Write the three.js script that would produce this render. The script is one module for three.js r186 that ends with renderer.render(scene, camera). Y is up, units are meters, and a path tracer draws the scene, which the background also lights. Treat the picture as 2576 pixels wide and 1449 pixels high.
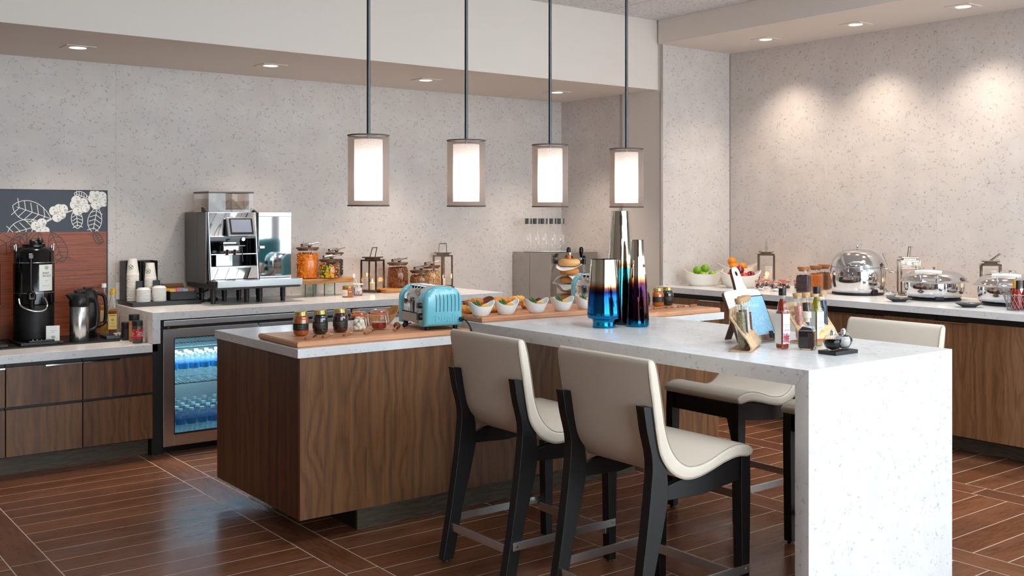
import * as THREE from 'three';
import { RoundedBoxGeometry } from 'three/addons/geometries/RoundedBoxGeometry.js';
import { mergeGeometries, mergeVertices, toCreasedNormals } from 'three/addons/utils/BufferGeometryUtils.js';
import { FontLoader } from 'three/addons/loaders/FontLoader.js';
import { TextGeometry } from 'three/addons/geometries/TextGeometry.js';
import { RectAreaLightUniformsLib } from 'three/addons/lights/RectAreaLightUniformsLib.js';

// ---------------------------------------------------------------- camera, sky, daylight, exposure
const scene = new THREE.Scene();
const FW = 2576, FH = 1449, FOCAL = 2594.7;
const camera = new THREE.PerspectiveCamera(2 * Math.atan(FH / 2 / FOCAL) * 180 / Math.PI, FW / FH, 0.05, 100);
camera.position.set(0, 1.54, 0);
camera.lookAt(0.6099, 1.54, -0.7925);                       // level camera, 37.6 degrees right of the back wall's normal
camera.setViewOffset(FW, FH, 0, 187.24, FW, FH);             // lens shifted down: the horizon lies at row 537
scene.add(camera);

const renderer = new THREE.WebGLRenderer({ antialias: true });
renderer.toneMapping = THREE.LinearToneMapping;
renderer.toneMappingExposure = 1.2;
renderer.shadowMap.enabled = true;
RectAreaLightUniformsLib.init();

scene.background = new THREE.Color().setRGB(0.78, 0.92, 1.0);  // overcast daylight outside the window wall
scene.backgroundIntensity = 4.0;

const WIN_Z = 3.6, WIN_Y0 = 0.12, WIN_Y1 = 3.02;             // window wall behind the camera
const WINDOWS = [[-0.6, 2.1], [2.3, 5.0], [5.2, 7.9], [8.1, 10.8]];
const DAYLIGHT = 1.95;
for (const [x0, x1] of WINDOWS) {                            // daylight entering through each window, as large as its pane
  const l = new THREE.RectAreaLight(new THREE.Color().setRGB(0.80, 0.93, 1.0), DAYLIGHT, x1 - x0, WIN_Y1 - WIN_Y0);
  l.position.set((x0 + x1) / 2, (WIN_Y0 + WIN_Y1) / 2, WIN_Z - 0.1);
  l.lookAt((x0 + x1) / 2, (WIN_Y0 + WIN_Y1) / 2, -10);
  scene.add(l);
}

const PANEL_LIGHT = 10, PANELS = []; for (const x of [3.3, 5.7]) for (const z of [-2.7, -0.4, 1.9]) PANELS.push([x, z]);   // lay-in ceiling panels over the seating, out of view

// ---------------------------------------------------------------- numbers and helpers
let seed = 7;
const rnd = () => { seed = (seed * 1664525 + 1013904223) >>> 0; return seed / 4294967296; };
const rr = (a, b) => a + (b - a) * rnd();
const D2R = Math.PI / 180;
const V2 = (x, y) => new THREE.Vector2(x, y), V3 = (x, y, z) => new THREE.Vector3(x, y, z);
const ORD = ['first', 'second', 'third', 'fourth', 'fifth', 'sixth', 'seventh', 'eighth', 'ninth', 'tenth', 'eleventh', 'twelfth', 'thirteenth', 'fourteenth', 'fifteenth', 'sixteenth', 'seventeenth', 'eighteenth'];
const clamp = (v, a, b) => Math.min(b, Math.max(a, v));
const lerp = (a, b, t) => a + (b - a) * t;
const smooth = (a, b, v) => { const t = clamp((v - a) / (b - a), 0, 1); return t * t * (3 - 2 * t); };

const taken = {};
function numbered(name) {
  const n = taken[name] = (taken[name] ?? -1) + 1;
  return n ? `${name}_${String(n).padStart(3, '0')}` : name;
}
function tag(o, label, category, group) {
  o.userData.label = label; o.userData.category = category;
  if (group) o.userData.group = group;
  return o;
}
function thing(name, label, category, [x, y, z] = [0, 0, 0], turn = 0, group) {
  const o = new THREE.Group(); o.name = numbered(name); o.position.set(x, y, z); o.rotation.y = turn;
  tag(o, label, category, group); scene.add(o); return o;
}
function P(parent, name, geo, mat, label) {
  const m = new THREE.Mesh(geo, mat); m.name = name; m.castShadow = m.receiveShadow = true;
  if (label) m.userData.label = label;
  parent.add(m); return m;
}
function solo(name, label, category, geo, mat, pos = [0, 0, 0], turn = 0, group) {   // a thing that is one mesh
  const m = P(scene, numbered(name), geo, mat); m.position.set(...pos); m.rotation.y = turn; return tag(m, label, category, group);
}
function structure(name, pos = [0, 0, 0]) {
  const o = new THREE.Group(); o.name = numbered(name); o.position.set(...pos); o.userData.kind = 'structure'; scene.add(o); return o;
}
function dup(o, label, [x, y, z], turn, group) {
  const c = o.clone(); c.name = numbered(o.name.replace(/_\d{3}$/, '')); c.position.set(x, y, z); if (turn !== undefined) c.rotation.y = turn;
  c.userData = { ...o.userData, label }; if (group) c.userData.group = group; scene.add(c); return c;
}

// ---------------------------------------------------------------- geometry
function mg(list) {
  const out = list.flat(Infinity).map(g => { g = g.index ? g.toNonIndexed() : g; for (const k of Object.keys(g.attributes)) if (!['position', 'normal', 'uv'].includes(k)) g.deleteAttribute(k); g.morphAttributes = {}; return g; });
  return mergeGeometries(out);
}
const bx = (w, h, d, x = 0, y = 0, z = 0) => new THREE.BoxGeometry(w, h, d).translate(x, y, z);
const bb = (x0, x1, y0, y1, z0, z1) => bx(x1 - x0, y1 - y0, z1 - z0, (x0 + x1) / 2, (y0 + y1) / 2, (z0 + z1) / 2);
const rb = (w, h, d, r, x = 0, y = 0, z = 0, s = 2) => new RoundedBoxGeometry(w, h, d, s, r).translate(x, y, z);
const rbb = (x0, x1, y0, y1, z0, z1, r = 0.003, s = 1) => rb(x1 - x0, y1 - y0, z1 - z0, r, (x0 + x1) / 2, (y0 + y1) / 2, (z0 + z1) / 2, s);
const cy = (rt, rbm, h, x = 0, y = 0, z = 0, seg = 32) => new THREE.CylinderGeometry(rt, rbm, h, seg).translate(x, y, z);   // centred
const cyx = (r, l, x, y, z, seg = 24) => new THREE.CylinderGeometry(r, r, l, seg).rotateZ(Math.PI / 2).translate(x, y, z);
const cyz = (r, l, x, y, z, seg = 24) => new THREE.CylinderGeometry(r, r, l, seg).rotateX(Math.PI / 2).translate(x, y, z);
const sph = (r, x = 0, y = 0, z = 0, w = 24, h = 16) => new THREE.SphereGeometry(r, w, h).translate(x, y, z);
const lat = (pts, seg = 40) => toCreasedNormals(new THREE.LatheGeometry(pts.map(p => V2(p[0], p[1])), seg), 0.7);
const tor = (R, r, x = 0, y = 0, z = 0) => new THREE.TorusGeometry(R, r, 8, 40).rotateX(Math.PI / 2).translate(x, y, z);
function tube(pts, r, n = 40, closed = false, rad = 8, tension) {
  const c = new THREE.CatmullRomCurve3(pts.map(p => V3(...p)), closed, tension === undefined ? 'centripetal' : 'catmullrom', tension);
  return new THREE.TubeGeometry(c, n, r, rad, closed);
}
function rod(a, b, r, seg = 10) {                            // a straight round bar from a to b
  const A = V3(...a), B = V3(...b), d = B.clone().sub(A), g = new THREE.CylinderGeometry(r, r, d.length(), seg);
  return g.applyQuaternion(new THREE.Quaternion().setFromUnitVectors(V3(0, 1, 0), d.clone().normalize())).translate(...A.add(B).multiplyScalar(0.5).toArray());
}
const rods = (pts, r, seg = 8) => mg(pts.slice(1).map((p, i) => rod(pts[i], p, r, seg)).concat(pts.map(p => sph(r, ...p, 8, 6))));
function shp(pts) { const s = new THREE.Shape(); pts.forEach((p, i) => i ? s.lineTo(p[0], p[1]) : s.moveTo(p[0], p[1])); return s; }
function ext(pts, depth, bevel = 0, z = 0, crease = 0.5, bs = 2) { // polygon in x-y pushed along z, centred on z
  const s = pts instanceof THREE.Shape ? pts : shp(pts);
  const g = new THREE.ExtrudeGeometry(s, { depth: depth - 2 * bevel, bevelEnabled: bevel > 0, bevelSize: bevel, bevelThickness: bevel, bevelOffset: -bevel, bevelSegments: bs, curveSegments: 24, steps: 1 });
  return toCreasedNormals(g.translate(0, 0, z - depth / 2 + bevel), crease);
}
function arc(cx, cyy, r, a0, a1, n = 12) { const o = []; for (let i = 0; i <= n; i++) { const a = lerp(a0, a1, i / n) * D2R; o.push([cx + r * Math.cos(a), cyy + r * Math.sin(a)]); } return o; }
function spline(pts, n, closed = false) { return new THREE.CatmullRomCurve3(pts.map(p => V3(p[0], p[1], 0)), closed, 'centripetal').getPoints(n).map(p => [p.x, p.y]); }
// texture coordinates in metres from the dominant face direction; grain: axis the texture's v runs along
function uvm(g, grain = 'y', size = 1, ou = 0, ov = 0) {
  if (g.index) g = g.toNonIndexed();
  const p = g.attributes.position, uv = new Float32Array(p.count * 2), A = V3(), B = V3(), C = V3();
  for (let i = 0; i < p.count; i += 3) {
    A.fromBufferAttribute(p, i); B.fromBufferAttribute(p, i + 1); C.fromBufferAttribute(p, i + 2);
    const n = B.clone().sub(A).cross(C.clone().sub(A)), ax = Math.abs(n.x), ay = Math.abs(n.y), az = Math.abs(n.z);
    const d = ax > ay && ax > az ? 'x' : ay > az ? 'y' : 'z';
    let v = grain, u = ['x', 'y', 'z'].find(k => k !== d && k !== v);
    if (d === grain) { const o = ['x', 'y', 'z'].filter(k => k !== d); u = o[0]; v = o[1]; }
    [A, B, C].forEach((q, k) => { uv[(i + k) * 2] = (q[u] + ou) / size; uv[(i + k) * 2 + 1] = (q[v] + ov) / size; });
  }
  g.setAttribute('uv', new THREE.BufferAttribute(uv, 2)); return g;
}
// surface over a grid: f(u, v) -> [x, y, z]
function surf(f, nu, nv, closeU = false) {
  const pos = [], uv = [], idx = [];
  for (let j = 0; j <= nv; j++) for (let i = 0; i <= nu; i++) { pos.push(...f(i / nu, j / nv)); uv.push(i / nu, j / nv); }
  for (let j = 0; j < nv; j++) for (let i = 0; i < nu; i++) { const a = j * (nu + 1) + i, b = a + 1, c = a + nu + 1, d = c + 1; idx.push(a, b, d, a, d, c); }
  const g = new THREE.BufferGeometry(); g.setAttribute('position', new THREE.Float32BufferAttribute(pos, 3)); g.setAttribute('uv', new THREE.Float32BufferAttribute(uv, 2)); g.setIndex(idx);
  g.computeVertexNormals();
  if (closeU) { const n = g.attributes.normal, t = V3(), q = V3(); for (let j = 0; j <= nv; j++) { const a = j * (nu + 1), b = a + nu; t.fromBufferAttribute(n, a).add(q.fromBufferAttribute(n, b)).normalize(); n.setXYZ(a, t.x, t.y, t.z); n.setXYZ(b, t.x, t.y, t.z); } }
  return g;
}

// ---------------------------------------------------------------- noise and textures
const NP = new Uint8Array(512); { const p = [...Array(256).keys()]; for (let i = 255; i > 0; i--) { const j = Math.floor(rnd() * (i + 1)); [p[i], p[j]] = [p[j], p[i]]; } for (let i = 0; i < 512; i++) NP[i] = p[i & 255]; }
function vn(x, y, px, py) {                                  // value noise; px, py: period in cells, so that it tiles
  const xi = Math.floor(x), yi = Math.floor(y), fx = x - xi, fy = y - yi, u = fx * fx * (3 - 2 * fx), v = fy * fy * (3 - 2 * fy);
  const m = (a, n) => n ? ((a % n) + n) % n : a & 255, x0 = m(xi, px), x1 = m(xi + 1, px), y0 = m(yi, py), y1 = m(yi + 1, py);
  const h = (a, b) => NP[(NP[a & 255] + b) & 255] / 255;
  return (h(x0, y0) * (1 - u) + h(x1, y0) * u) * (1 - v) + (h(x0, y1) * (1 - u) + h(x1, y1) * u) * v;
}
function fbm(x, y, o, px, py) { let s = 0, a = 0.5, t = 0; for (let i = 0; i < o; i++) { s += a * vn(x, y, px, py); t += a; a *= 0.5; x *= 2; y *= 2; if (px) px *= 2; if (py) py *= 2; } return s / t; }
function tex(w, h, f, srgb = true) {                         // f(u, v) -> [r, g, b] in 0..255
  const d = new Uint8Array(w * h * 4);
  for (let j = 0; j < h; j++) for (let i = 0; i < w; i++) { const c = f(i / w, j / h), k = (j * w + i) * 4; d[k] = clamp(c[0], 0, 255); d[k + 1] = clamp(c[1], 0, 255); d[k + 2] = clamp(c[2], 0, 255); d[k + 3] = 255; }
  const t = new THREE.DataTexture(d, w, h, THREE.RGBAFormat); t.wrapS = t.wrapT = THREE.RepeatWrapping; t.magFilter = THREE.LinearFilter; t.minFilter = THREE.LinearMipmapLinearFilter; t.generateMipmaps = true;
  if (srgb) t.colorSpace = THREE.SRGBColorSpace; t.needsUpdate = true; return t;
}
function canvasTex(w, h, draw) {
  const c = document.createElement('canvas'); c.width = w; c.height = h; const g = c.getContext('2d'); draw(g, w, h);
  const t = new THREE.CanvasTexture(c); t.colorSpace = THREE.SRGBColorSpace; t.magFilter = THREE.LinearFilter; return t;
}
const mix3 = (a, b, t) => [lerp(a[0], b[0], t), lerp(a[1], b[1], t), lerp(a[2], b[2], t)];
// composite stone: pale ground with short curled threads of darker mineral
function stoneTex(n, ground, ink, strokes, size, alpha) {
  const t = canvasTex(n, n, (g) => {
    g.fillStyle = `rgb(${ground})`; g.fillRect(0, 0, n, n);
    for (let i = 0; i < 700; i++) { const x = rnd() * n, y = rnd() * n, r = rr(0.02, 0.09) * n, l = rnd() < 0.5; for (const dx of [-n, 0, n]) for (const dy of [-n, 0, n]) { if (x + dx + r < 0 || x + dx - r > n || y + dy + r < 0 || y + dy - r > n) continue; const q = g.createRadialGradient(x + dx, y + dy, 0, x + dx, y + dy, r); q.addColorStop(0, l ? 'rgba(255,252,250,.07)' : 'rgba(150,152,160,.05)'); q.addColorStop(1, 'rgba(200,200,200,0)'); g.fillStyle = q; g.fillRect(x + dx - r, y + dy - r, 2 * r, 2 * r); } }
    g.lineCap = 'round';
    const mark = (x, y, L, w, al, a) => {
      const k = rr(-0.7, 0.7), pts = [[x, y]]; for (let j = 0; j < 5; j++) { a += k + rr(-0.5, 0.5); pts.push([pts[j][0] + Math.cos(a) * L / 5, pts[j][1] + Math.sin(a) * L / 5]); }
      for (const dx of [-n, 0, n]) for (const dy of [-n, 0, n]) { if (x + dx < -90 || x + dx > n + 90 || y + dy < -90 || y + dy > n + 90) continue; for (const [q, f] of [[2.4, 0.3], [1.3, 0.5], [0.6, 0.5]]) { g.strokeStyle = `rgba(${ink},${(al * f).toFixed(3)})`; for (let j = 0; j < 5; j++) { g.lineWidth = w * q * (0.45 + 0.8 * Math.sin((j + 0.5) / 5 * 3.14)); g.beginPath(); g.moveTo(pts[j][0] + dx, pts[j][1] + dy); g.lineTo(pts[j + 1][0] + dx, pts[j + 1][1] + dy); g.stroke(); } } }
    };
    for (let i = 0; i < strokes; i++) {
      const x = rnd() * n, y = rnd() * n, m = rnd() < 0.3 ? 3 : rnd() < 0.5 ? 2 : 1, a = rr(0, 6.28), al = alpha * rr(0.25, 1);
      for (let q = 0; q < m; q++) mark(x + rr(-0.4, 0.4) * size, y + rr(-0.4, 0.4) * size, size * rr(0.3, 1), size * rr(0.05, 0.13), al, a + rr(-0.9, 0.9));
    }
  });
  t.wrapS = t.wrapT = THREE.RepeatWrapping; return t;
}
// sawn veneer: v runs along the grain
function woodTex(w, h, light, mid, dark, planks, rings, stretch, seedo = 0) {
  const xs = []; for (let i = 0; i < planks; i++) xs.push([(i + rr(0.3, 0.7)) / planks, rr(0.1, 0.9), rr(0.6, 1.3), rr(-16, 16)]);
  return tex(w, h, (u, v) => {
    const k = Math.min(planks - 1, Math.floor(u * planks)), [xc, yc, fr, tone] = xs[k];
    const warp = fbm(u * 5 + seedo, v * 3 + 2.3, 3, 0, 3) - 0.5;
    const dx = (u - xc) * planks + warp * 0.5, dy = (((v - yc + 1.5) % 1) - 0.5) * stretch;
    const d = Math.sqrt(dx * dx + dy * dy * 0.35 + 0.01) * rings * fr + warp * 1.2;
    const ring = Math.pow(0.5 + 0.5 * Math.sin(d * 6.283), 2.2);
    const fib = fbm(u * w / 5, v * 14, 2, 0, 14) - 0.5, streak = fbm(u * 34 + seedo * 2 + warp * 1.5, v * 1, 3, 0, 1);
    let c = mix3(mid, light, clamp(streak * 1.5 - 0.35, 0, 1)); c = mix3(c, dark, clamp(ring * 0.3 + Math.max(0, streak - 0.6) * 1.5 + Math.max(0, fib) * 0.5, 0, 0.85));
    return c.map(q => q + tone * 0.7 + fib * 30);
  });
}
const std = (o) => new THREE.MeshStandardMaterial(o), phy = (o) => new THREE.MeshPhysicalMaterial(o);

// ---------------------------------------------------------------- materials
const T = {};
T.stone = stoneTex(2048, [207, 197, 190], '104,102,110', 3000, 22, 0.24);
T.quartz = stoneTex(1024, [232, 231, 231], '128,138,144', 700, 18, 0.22);
T.walnutA = woodTex(1024, 1024, [134, 90, 50], [106, 66, 34], [50, 28, 14], 5, 4.5, 0.9, 1);
T.walnutB = woodTex(1024, 1024, [124, 78, 42], [96, 56, 28], [48, 25, 13], 6, 3, 0.5, 5);
T.oakA = woodTex(1024, 1024, [148, 108, 74], [126, 88, 58], [84, 54, 34], 5, 5, 0.9, 9);
T.toe = woodTex(512, 512, [112, 96, 78], [90, 76, 62], [58, 48, 40], 2, 8, 0.9, 3);
T.plank = woodTex(512, 1024, [146, 94, 64], [128, 80, 54], [96, 56, 38], 1, 1.2, 0.3, 4);
T.acacia = woodTex(1024, 512, [226, 172, 128], [204, 142, 104], [134, 80, 54], 7, 3, 0.6, 6);
T.olive = woodTex(512, 512, [232, 176, 108], [200, 134, 70], [126, 72, 34], 2, 5, 0.7, 8);
T.bamboo = woodTex(256, 256, [214, 182, 146], [200, 164, 126], [176, 138, 100], 3, 3, 0.4, 2);
T.redwood = woodTex(768, 768, [168, 92, 56], [134, 66, 40], [84, 40, 26], 4, 4, 0.8, 7);
T.leather = tex(256, 256, (u, v) => { const n = fbm(u * 40, v * 40, 3, 40, 40) * 255; return [n, n, n]; }, false);
T.tile = tex(512, 512, (u, v) => { const n = fbm(u * 60, v * 60, 2, 60, 60), s = n > 0.66 ? -34 : 0; return [226 + s, 225 + s, 227 + s].map(c => c + (n - 0.5) * 16); });
T.brush = tex(256, 256, (u, v) => { const n = 150 + (fbm(u * 128, v * 3, 2, 128, 3) - 0.5) * 90; return [n, n, n]; }, false);
T.linen = tex(256, 256, (u, v) => { const n = 0.5 + 0.25 * Math.sin(u * 256 * 0.8) + 0.25 * Math.sin(v * 256 * 0.8), k = 232 + n * 14 + (vn(u * 90, v * 90, 90, 90) - 0.5) * 22; return [k, k - 3, k - 4]; });

const M = {
  stone: std({ map: T.stone, roughness: 0.5 }),
  quartz: std({ map: T.quartz, roughness: 0.22 }),
  paint: std({ color: 0xe0d6cd, roughness: 0.8 }),
  room: std({ color: 0xcac5c0, roughness: 0.85 }),
  walnutA: std({ map: T.walnutA, roughness: 0.42 }),
  walnutB: std({ map: T.walnutB, roughness: 0.42 }),
  oak: std({ map: T.oakA, roughness: 0.45 }),
  toe: std({ map: T.toe, roughness: 0.6 }),
  grout: std({ color: 0xd2c0b0, roughness: 0.9 }),
  acacia: std({ map: T.acacia, roughness: 0.42 }),
  olive: std({ map: T.olive, roughness: 0.4 }),
  bamboo: std({ map: T.bamboo, roughness: 0.5 }),
  redwood: std({ map: T.redwood, roughness: 0.4 }),
  black: std({ color: 0x0b0b0d, roughness: 0.5 }),
  blackGloss: std({ color: 0x08080a, roughness: 0.16 }),
  blackSatin: std({ color: 0x121214, roughness: 0.35 }),
  ebony: std({ color: 0x060607, roughness: 0.42 }),
  charcoal: std({ color: 0x2e3033, roughness: 0.5 }),
  grey: std({ color: 0x8d9094, roughness: 0.5 }),
  steel: std({ color: 0xcfd0d2, metalness: 1, roughness: 0.27 }),
  steelDark: std({ color: 0x9a9a9c, metalness: 1, roughness: 0.34 }),
  mirror: std({ color: 0xd4d6d8, metalness: 1, roughness: 0.03 }),
  chrome: std({ color: 0xd2d2d4, metalness: 1, roughness: 0.08 }),
  gold: std({ color: 0xd9c07a, metalness: 1, roughness: 0.3 }),
  glass: phy({ color: 0xffffff, transmission: 1, roughness: 0.0, thickness: 0, ior: 1.45 }),
  glassGreen: phy({ color: 0xf2faf6, transmission: 1, roughness: 0.0, thickness: 0, ior: 1.5 }),
  glassEdge: phy({ color: 0x7fb5a4, roughness: 0.1, transmission: 0.5, thickness: 0 }),
  tint: phy({ color: 0xf1eeec, transmission: 1, roughness: 0.02, thickness: 0, ior: 1.45 }),
  white: std({ color: 0xf1efec, roughness: 0.22 }),
  whiteMatt: std({ color: 0xefece8, roughness: 0.6 }),
  cream: std({ color: 0xeee6dc, roughness: 0.3 }),
  paper: std({ color: 0xf3efe9, roughness: 0.8, side: THREE.DoubleSide }),
  leather: std({ color: 0xdccfbf, roughness: 0.42, bumpMap: T.leather, bumpScale: 0.0004 }),
  piping: std({ color: 0xa79c8d, roughness: 0.5 }),
  tile: std({ map: T.tile, roughness: 0.95 }),
};
M.walnut = [M.walnutA, M.walnutB];
const planks = [[1, 1, 1], [0.92, 0.9, 0.9], [1.06, 1.02, 1.0], [0.97, 0.93, 0.88], [1.02, 1.04, 1.04], [0.9, 0.9, 0.93]].map(c => std({ map: T.plank, color: new THREE.Color().setRGB(c[0] * 0.94, c[1] * 0.94, c[2] * 0.94), roughness: 0.24 }));
const glow = (hex, k, base = 0xffffff) => std({ color: base, emissive: hex, emissiveIntensity: k, roughness: 0.6 });
const flat = (hex, roughness = 0.5, metalness = 0) => std({ color: hex, roughness, metalness });

// ---------------------------------------------------------------- the room
const CEIL = 3.16, WALL_Z = -7.36, WALL_X = 7.13, PIER_X = 6.26, PIER_Z = -6.10, SOF_L = 2.578, SOF_R = 2.959, SOF_Z = -6.12;
const ROOM = { x0: -4, x1: 12.6, z1: WIN_Z };
{
  // floor: plank tiles laid between cross strips
  const floor = structure('floor');
  P(floor, 'subfloor', uvm(bb(ROOM.x0 - 0.2, ROOM.x1 + 0.2, -0.12, -0.006, WALL_Z - 0.2, ROOM.z1 + 0.2), 'x', 1), planks[1]);
  P(floor, 'grout', bb(-0.2, 7.2, -0.006, -0.0003, -7.36, -1.35), M.grout);
  const PER = 1.115, S0 = 2.12, SW = 0.162, RW = 0.1617, gap = 0.0052, vars = {};
  const plankGeo = (w, d, g, k) => vars[`${w.toFixed(3)}${d.toFixed(3)}${g}${k}`] ??= uvm(bx(w - gap, 0.012, d - gap), g, 1, k * 0.31 + 3, k * 0.47 + 3);
  for (let c = -2; c <= 4; c++) {
    const x0 = S0 + PER * c;
    for (let k = 0; k < 6; k++) {                             // cross strip
      const z0 = -6.835 + 0.97 * k; if (x0 > 6.7 || z0 > -1.5) continue;
      const m = P(floor, 'plank', plankGeo(SW, 0.97, 'z', k % 3), planks[(c + k * 2 + 12) % 6]); m.position.set(x0 + SW / 2, -0.006, z0 + 0.485);
    }
    for (let r = 0; r < 34; r++) {
      const z0 = -6.8 + RW * r, xa = x0 + SW, xb = x0 + PER; if (xa > 6.6) continue;
      const m = P(floor, 'plank', plankGeo(xb - xa, RW, 'x', r % 4), planks[Math.floor(rnd() * 6)]); m.position.set((xa + xb) / 2, -0.006, z0 + RW / 2);
    }
  }
  // walls clad in composite stone sheets
  const back = structure('wall_back');
  P(back, 'core', bb(ROOM.x0 - 0.2, PIER_X + 0.9, -0.1, CEIL + 0.1, WALL_Z - 0.2, WALL_Z - 0.012), M.room);
  const seams = [ROOM.x0, -1.6, 0.28, 2.19, 4.11, PIER_X];
  for (let i = 0; i + 1 < seams.length; i++) P(back, 'panel', uvm(bb(seams[i] + 0.0003, seams[i + 1] - 0.0003, 0, SOF_L + 0.02, WALL_Z - 0.012, WALL_Z), 'y', 2.1, i * 0.7), M.stone);
  const pier = structure('wall_pier');
  P(pier, 'core', bb(PIER_X, WALL_X + 0.2, 0, CEIL, WALL_Z, PIER_Z), M.paint);
  P(pier, 'panel', uvm(bb(PIER_X - 0.012, PIER_X, 0, SOF_L, WALL_Z, -6.575), 'y', 2.1, 0.3), M.stone);
  P(pier, 'panel', uvm(bb(PIER_X + 0.022, WALL_X, 0, SOF_R, PIER_Z, PIER_Z + 0.012), 'y', 2.1, 1.1), M.stone);
  const right = structure('wall_right');
  P(right, 'core', bb(WALL_X + 0.012, WALL_X + 0.2, 0, CEIL, PIER_Z, -2.3), M.room);
  const rs = [PIER_Z + 0.012, -5.1, -4.12, -3.14, -2.3];
  for (let i = 0; i + 1 < rs.length; i++) P(right, 'panel', uvm(bb(WALL_X, WALL_X + 0.012, 0, SOF_R + 0.01, rs[i] + 0.0003, rs[i + 1] - 0.0003), 'y', 2.1, i * 0.9 + 0.4), M.stone);
  const edge = (n, g) => { const s = structure(n); P(s, 'edge_strip', g, M.chromeDull ??= std({ color: 0xb9b6b4, metalness: 1, roughness: 0.4 })); };
  edge('trim_1', bb(PIER_X - 0.014, PIER_X, 0, SOF_L, -6.575, -6.555));
  edge('trim_2', bb(PIER_X - 0.003, PIER_X + 0.022, 0, SOF_R, PIER_Z, PIER_Z + 0.014));
  edge('trim_3', bb(WALL_X - 0.006, WALL_X, 0, SOF_R, PIER_Z + 0.012, PIER_Z + 0.018));
  // dropped soffits
  const sl = structure('ceiling_soffit'); P(sl, 'box', bb(ROOM.x0, PIER_X, SOF_L, CEIL + 0.05, WALL_Z, SOF_Z), M.paint);
  const sr = structure('ceiling_soffit'); P(sr, 'box', bb(PIER_X - 0.02, WALL_X + 0.1, SOF_R, CEIL + 0.05, PIER_Z, -2.3), M.paint);
  // ceiling of mineral tiles in a grid
  const ceil = structure('ceiling');
  P(ceil, 'slab', bb(ROOM.x0 - 0.2, ROOM.x1 + 0.2, CEIL + 0.012, CEIL + 0.15, WALL_Z - 0.2, ROOM.z1 + 0.2), flat(0x8b8886, 0.9));
  const tz = [SOF_Z, -5.85, -5.24, -4.63, -4.02, -3.41], tx = [2.56, 3.17, 3.78, 4.39, 5.0, 5.62, PIER_X - 0.02];
  for (let i = 0; i + 1 < tx.length; i++) for (let j = 0; j + 1 < tz.length; j++) P(ceil, 'tile', uvm(bb(tx[i] + 0.004, tx[i + 1] - 0.004, CEIL, CEIL + 0.015, tz[j] + 0.004, tz[j + 1] - 0.004), 'z', 0.6), M.tile);
  P(ceil, 'field', mg([bb(ROOM.x0, 2.556, CEIL, CEIL + 0.015, SOF_Z, ROOM.z1), bb(2.556, ROOM.x1, CEIL, CEIL + 0.015, -3.406, ROOM.z1), bb(PIER_X + 0.9, ROOM.x1, CEIL, CEIL + 0.015, -3.4, -2.2)]), flat(0xcfcdcc, 0.95));
  // the rest of the room, behind and beside the camera
  const left = structure('wall_left'); P(left, 'board', bb(ROOM.x0 - 0.2, ROOM.x0, 0, CEIL, WALL_Z, ROOM.z1), flat(0xb9aca0, 0.8));
  const lounge = structure('wall_lounge'); P(lounge, 'board', mg([bb(WALL_X, ROOM.x1, 0, CEIL, -2.5, -2.3), bb(ROOM.x1, ROOM.x1 + 0.2, 0, CEIL, -2.5, ROOM.z1)]), M.room);
  const front = structure('wall_front'), fr = [bb(ROOM.x0, ROOM.x1, 0, WIN_Y0, WIN_Z, WIN_Z + 0.2), bb(ROOM.x0, ROOM.x1, WIN_Y1, CEIL, WIN_Z, WIN_Z + 0.2)];
  let xa = ROOM.x0; for (const [a, b] of WINDOWS) { fr.push(bb(xa, a, WIN_Y0, WIN_Y1, WIN_Z, WIN_Z + 0.2)); xa = b; } fr.push(bb(xa, ROOM.x1, WIN_Y0, WIN_Y1, WIN_Z, WIN_Z + 0.2));
  P(front, 'board', mg(fr), M.room);
  WINDOWS.forEach(([a, b], i) => {
    const w = structure(`window_${i + 1}`), t = 0.05, z = WIN_Z + 0.08, f = (g) => g;
    P(w, 'window_frame', mg([bb(a, b, WIN_Y0, WIN_Y0 + t, z, z + 0.06), bb(a, b, WIN_Y1 - t, WIN_Y1, z, z + 0.06), bb(a, a + t, WIN_Y0, WIN_Y1, z, z + 0.06), bb(b - t, b, WIN_Y0, WIN_Y1, z, z + 0.06), bb((a + b) / 2 - t / 2, (a + b) / 2 + t / 2, WIN_Y0, WIN_Y1, z, z + 0.06)]), M.charcoal);
    for (const [p, q] of [[a + t, (a + b) / 2 - t / 2], [(a + b) / 2 + t / 2, b - t]]) P(w, 'pane', bb(p, q, WIN_Y0 + t, WIN_Y1 - t, z + 0.027, z + 0.033), M.glass);
  });
}
// ---------------------------------------------------------------- lamps
function downlight(x, y, z, label, group, cd, cone) {
  const t = thing('recessed_downlight', label, 'ceiling light', [x, y, z], 0, group);
  const s = shp([[-0.088, -0.088], [0.088, -0.088], [0.088, 0.088], [-0.088, 0.088]]), h = new THREE.Path(arc(0, 0, 0.05, 0, 360, 32).map(p => V2(...p))); s.holes.push(h);
  P(t, 'trim_plate', ext(s, 0.006, 0.0015).rotateX(Math.PI / 2).translate(0, -0.003, 0), M.paint);
  P(t, 'lens', cy(0.05, 0.05, 0.004, 0, -0.001, 0, 32), M.lens ??= glow(0xfff2e2, 5));
  const l = new THREE.SpotLight(new THREE.Color().setRGB(1, 0.86, 0.72), cd, 0, cone * D2R, 1, 2); l.position.set(0, -0.02, 0); l.target.position.set(0, -1, 0); l.castShadow = true; l.shadow.radius = 2.2;
  t.add(l, l.target); return t;
}
[[1.778, 'square recessed soffit light left of the coffee machine'], [3.064, 'square recessed soffit light above the coffee machine'], [4.351, 'square recessed soffit light between two pendant rods'], [5.68, 'square recessed soffit light behind the third pendant rod']].forEach(([x, l]) => downlight(x, SOF_L, -6.75, l, 'downlights in the soffit over the coffee counter', 6, 44));
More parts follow.
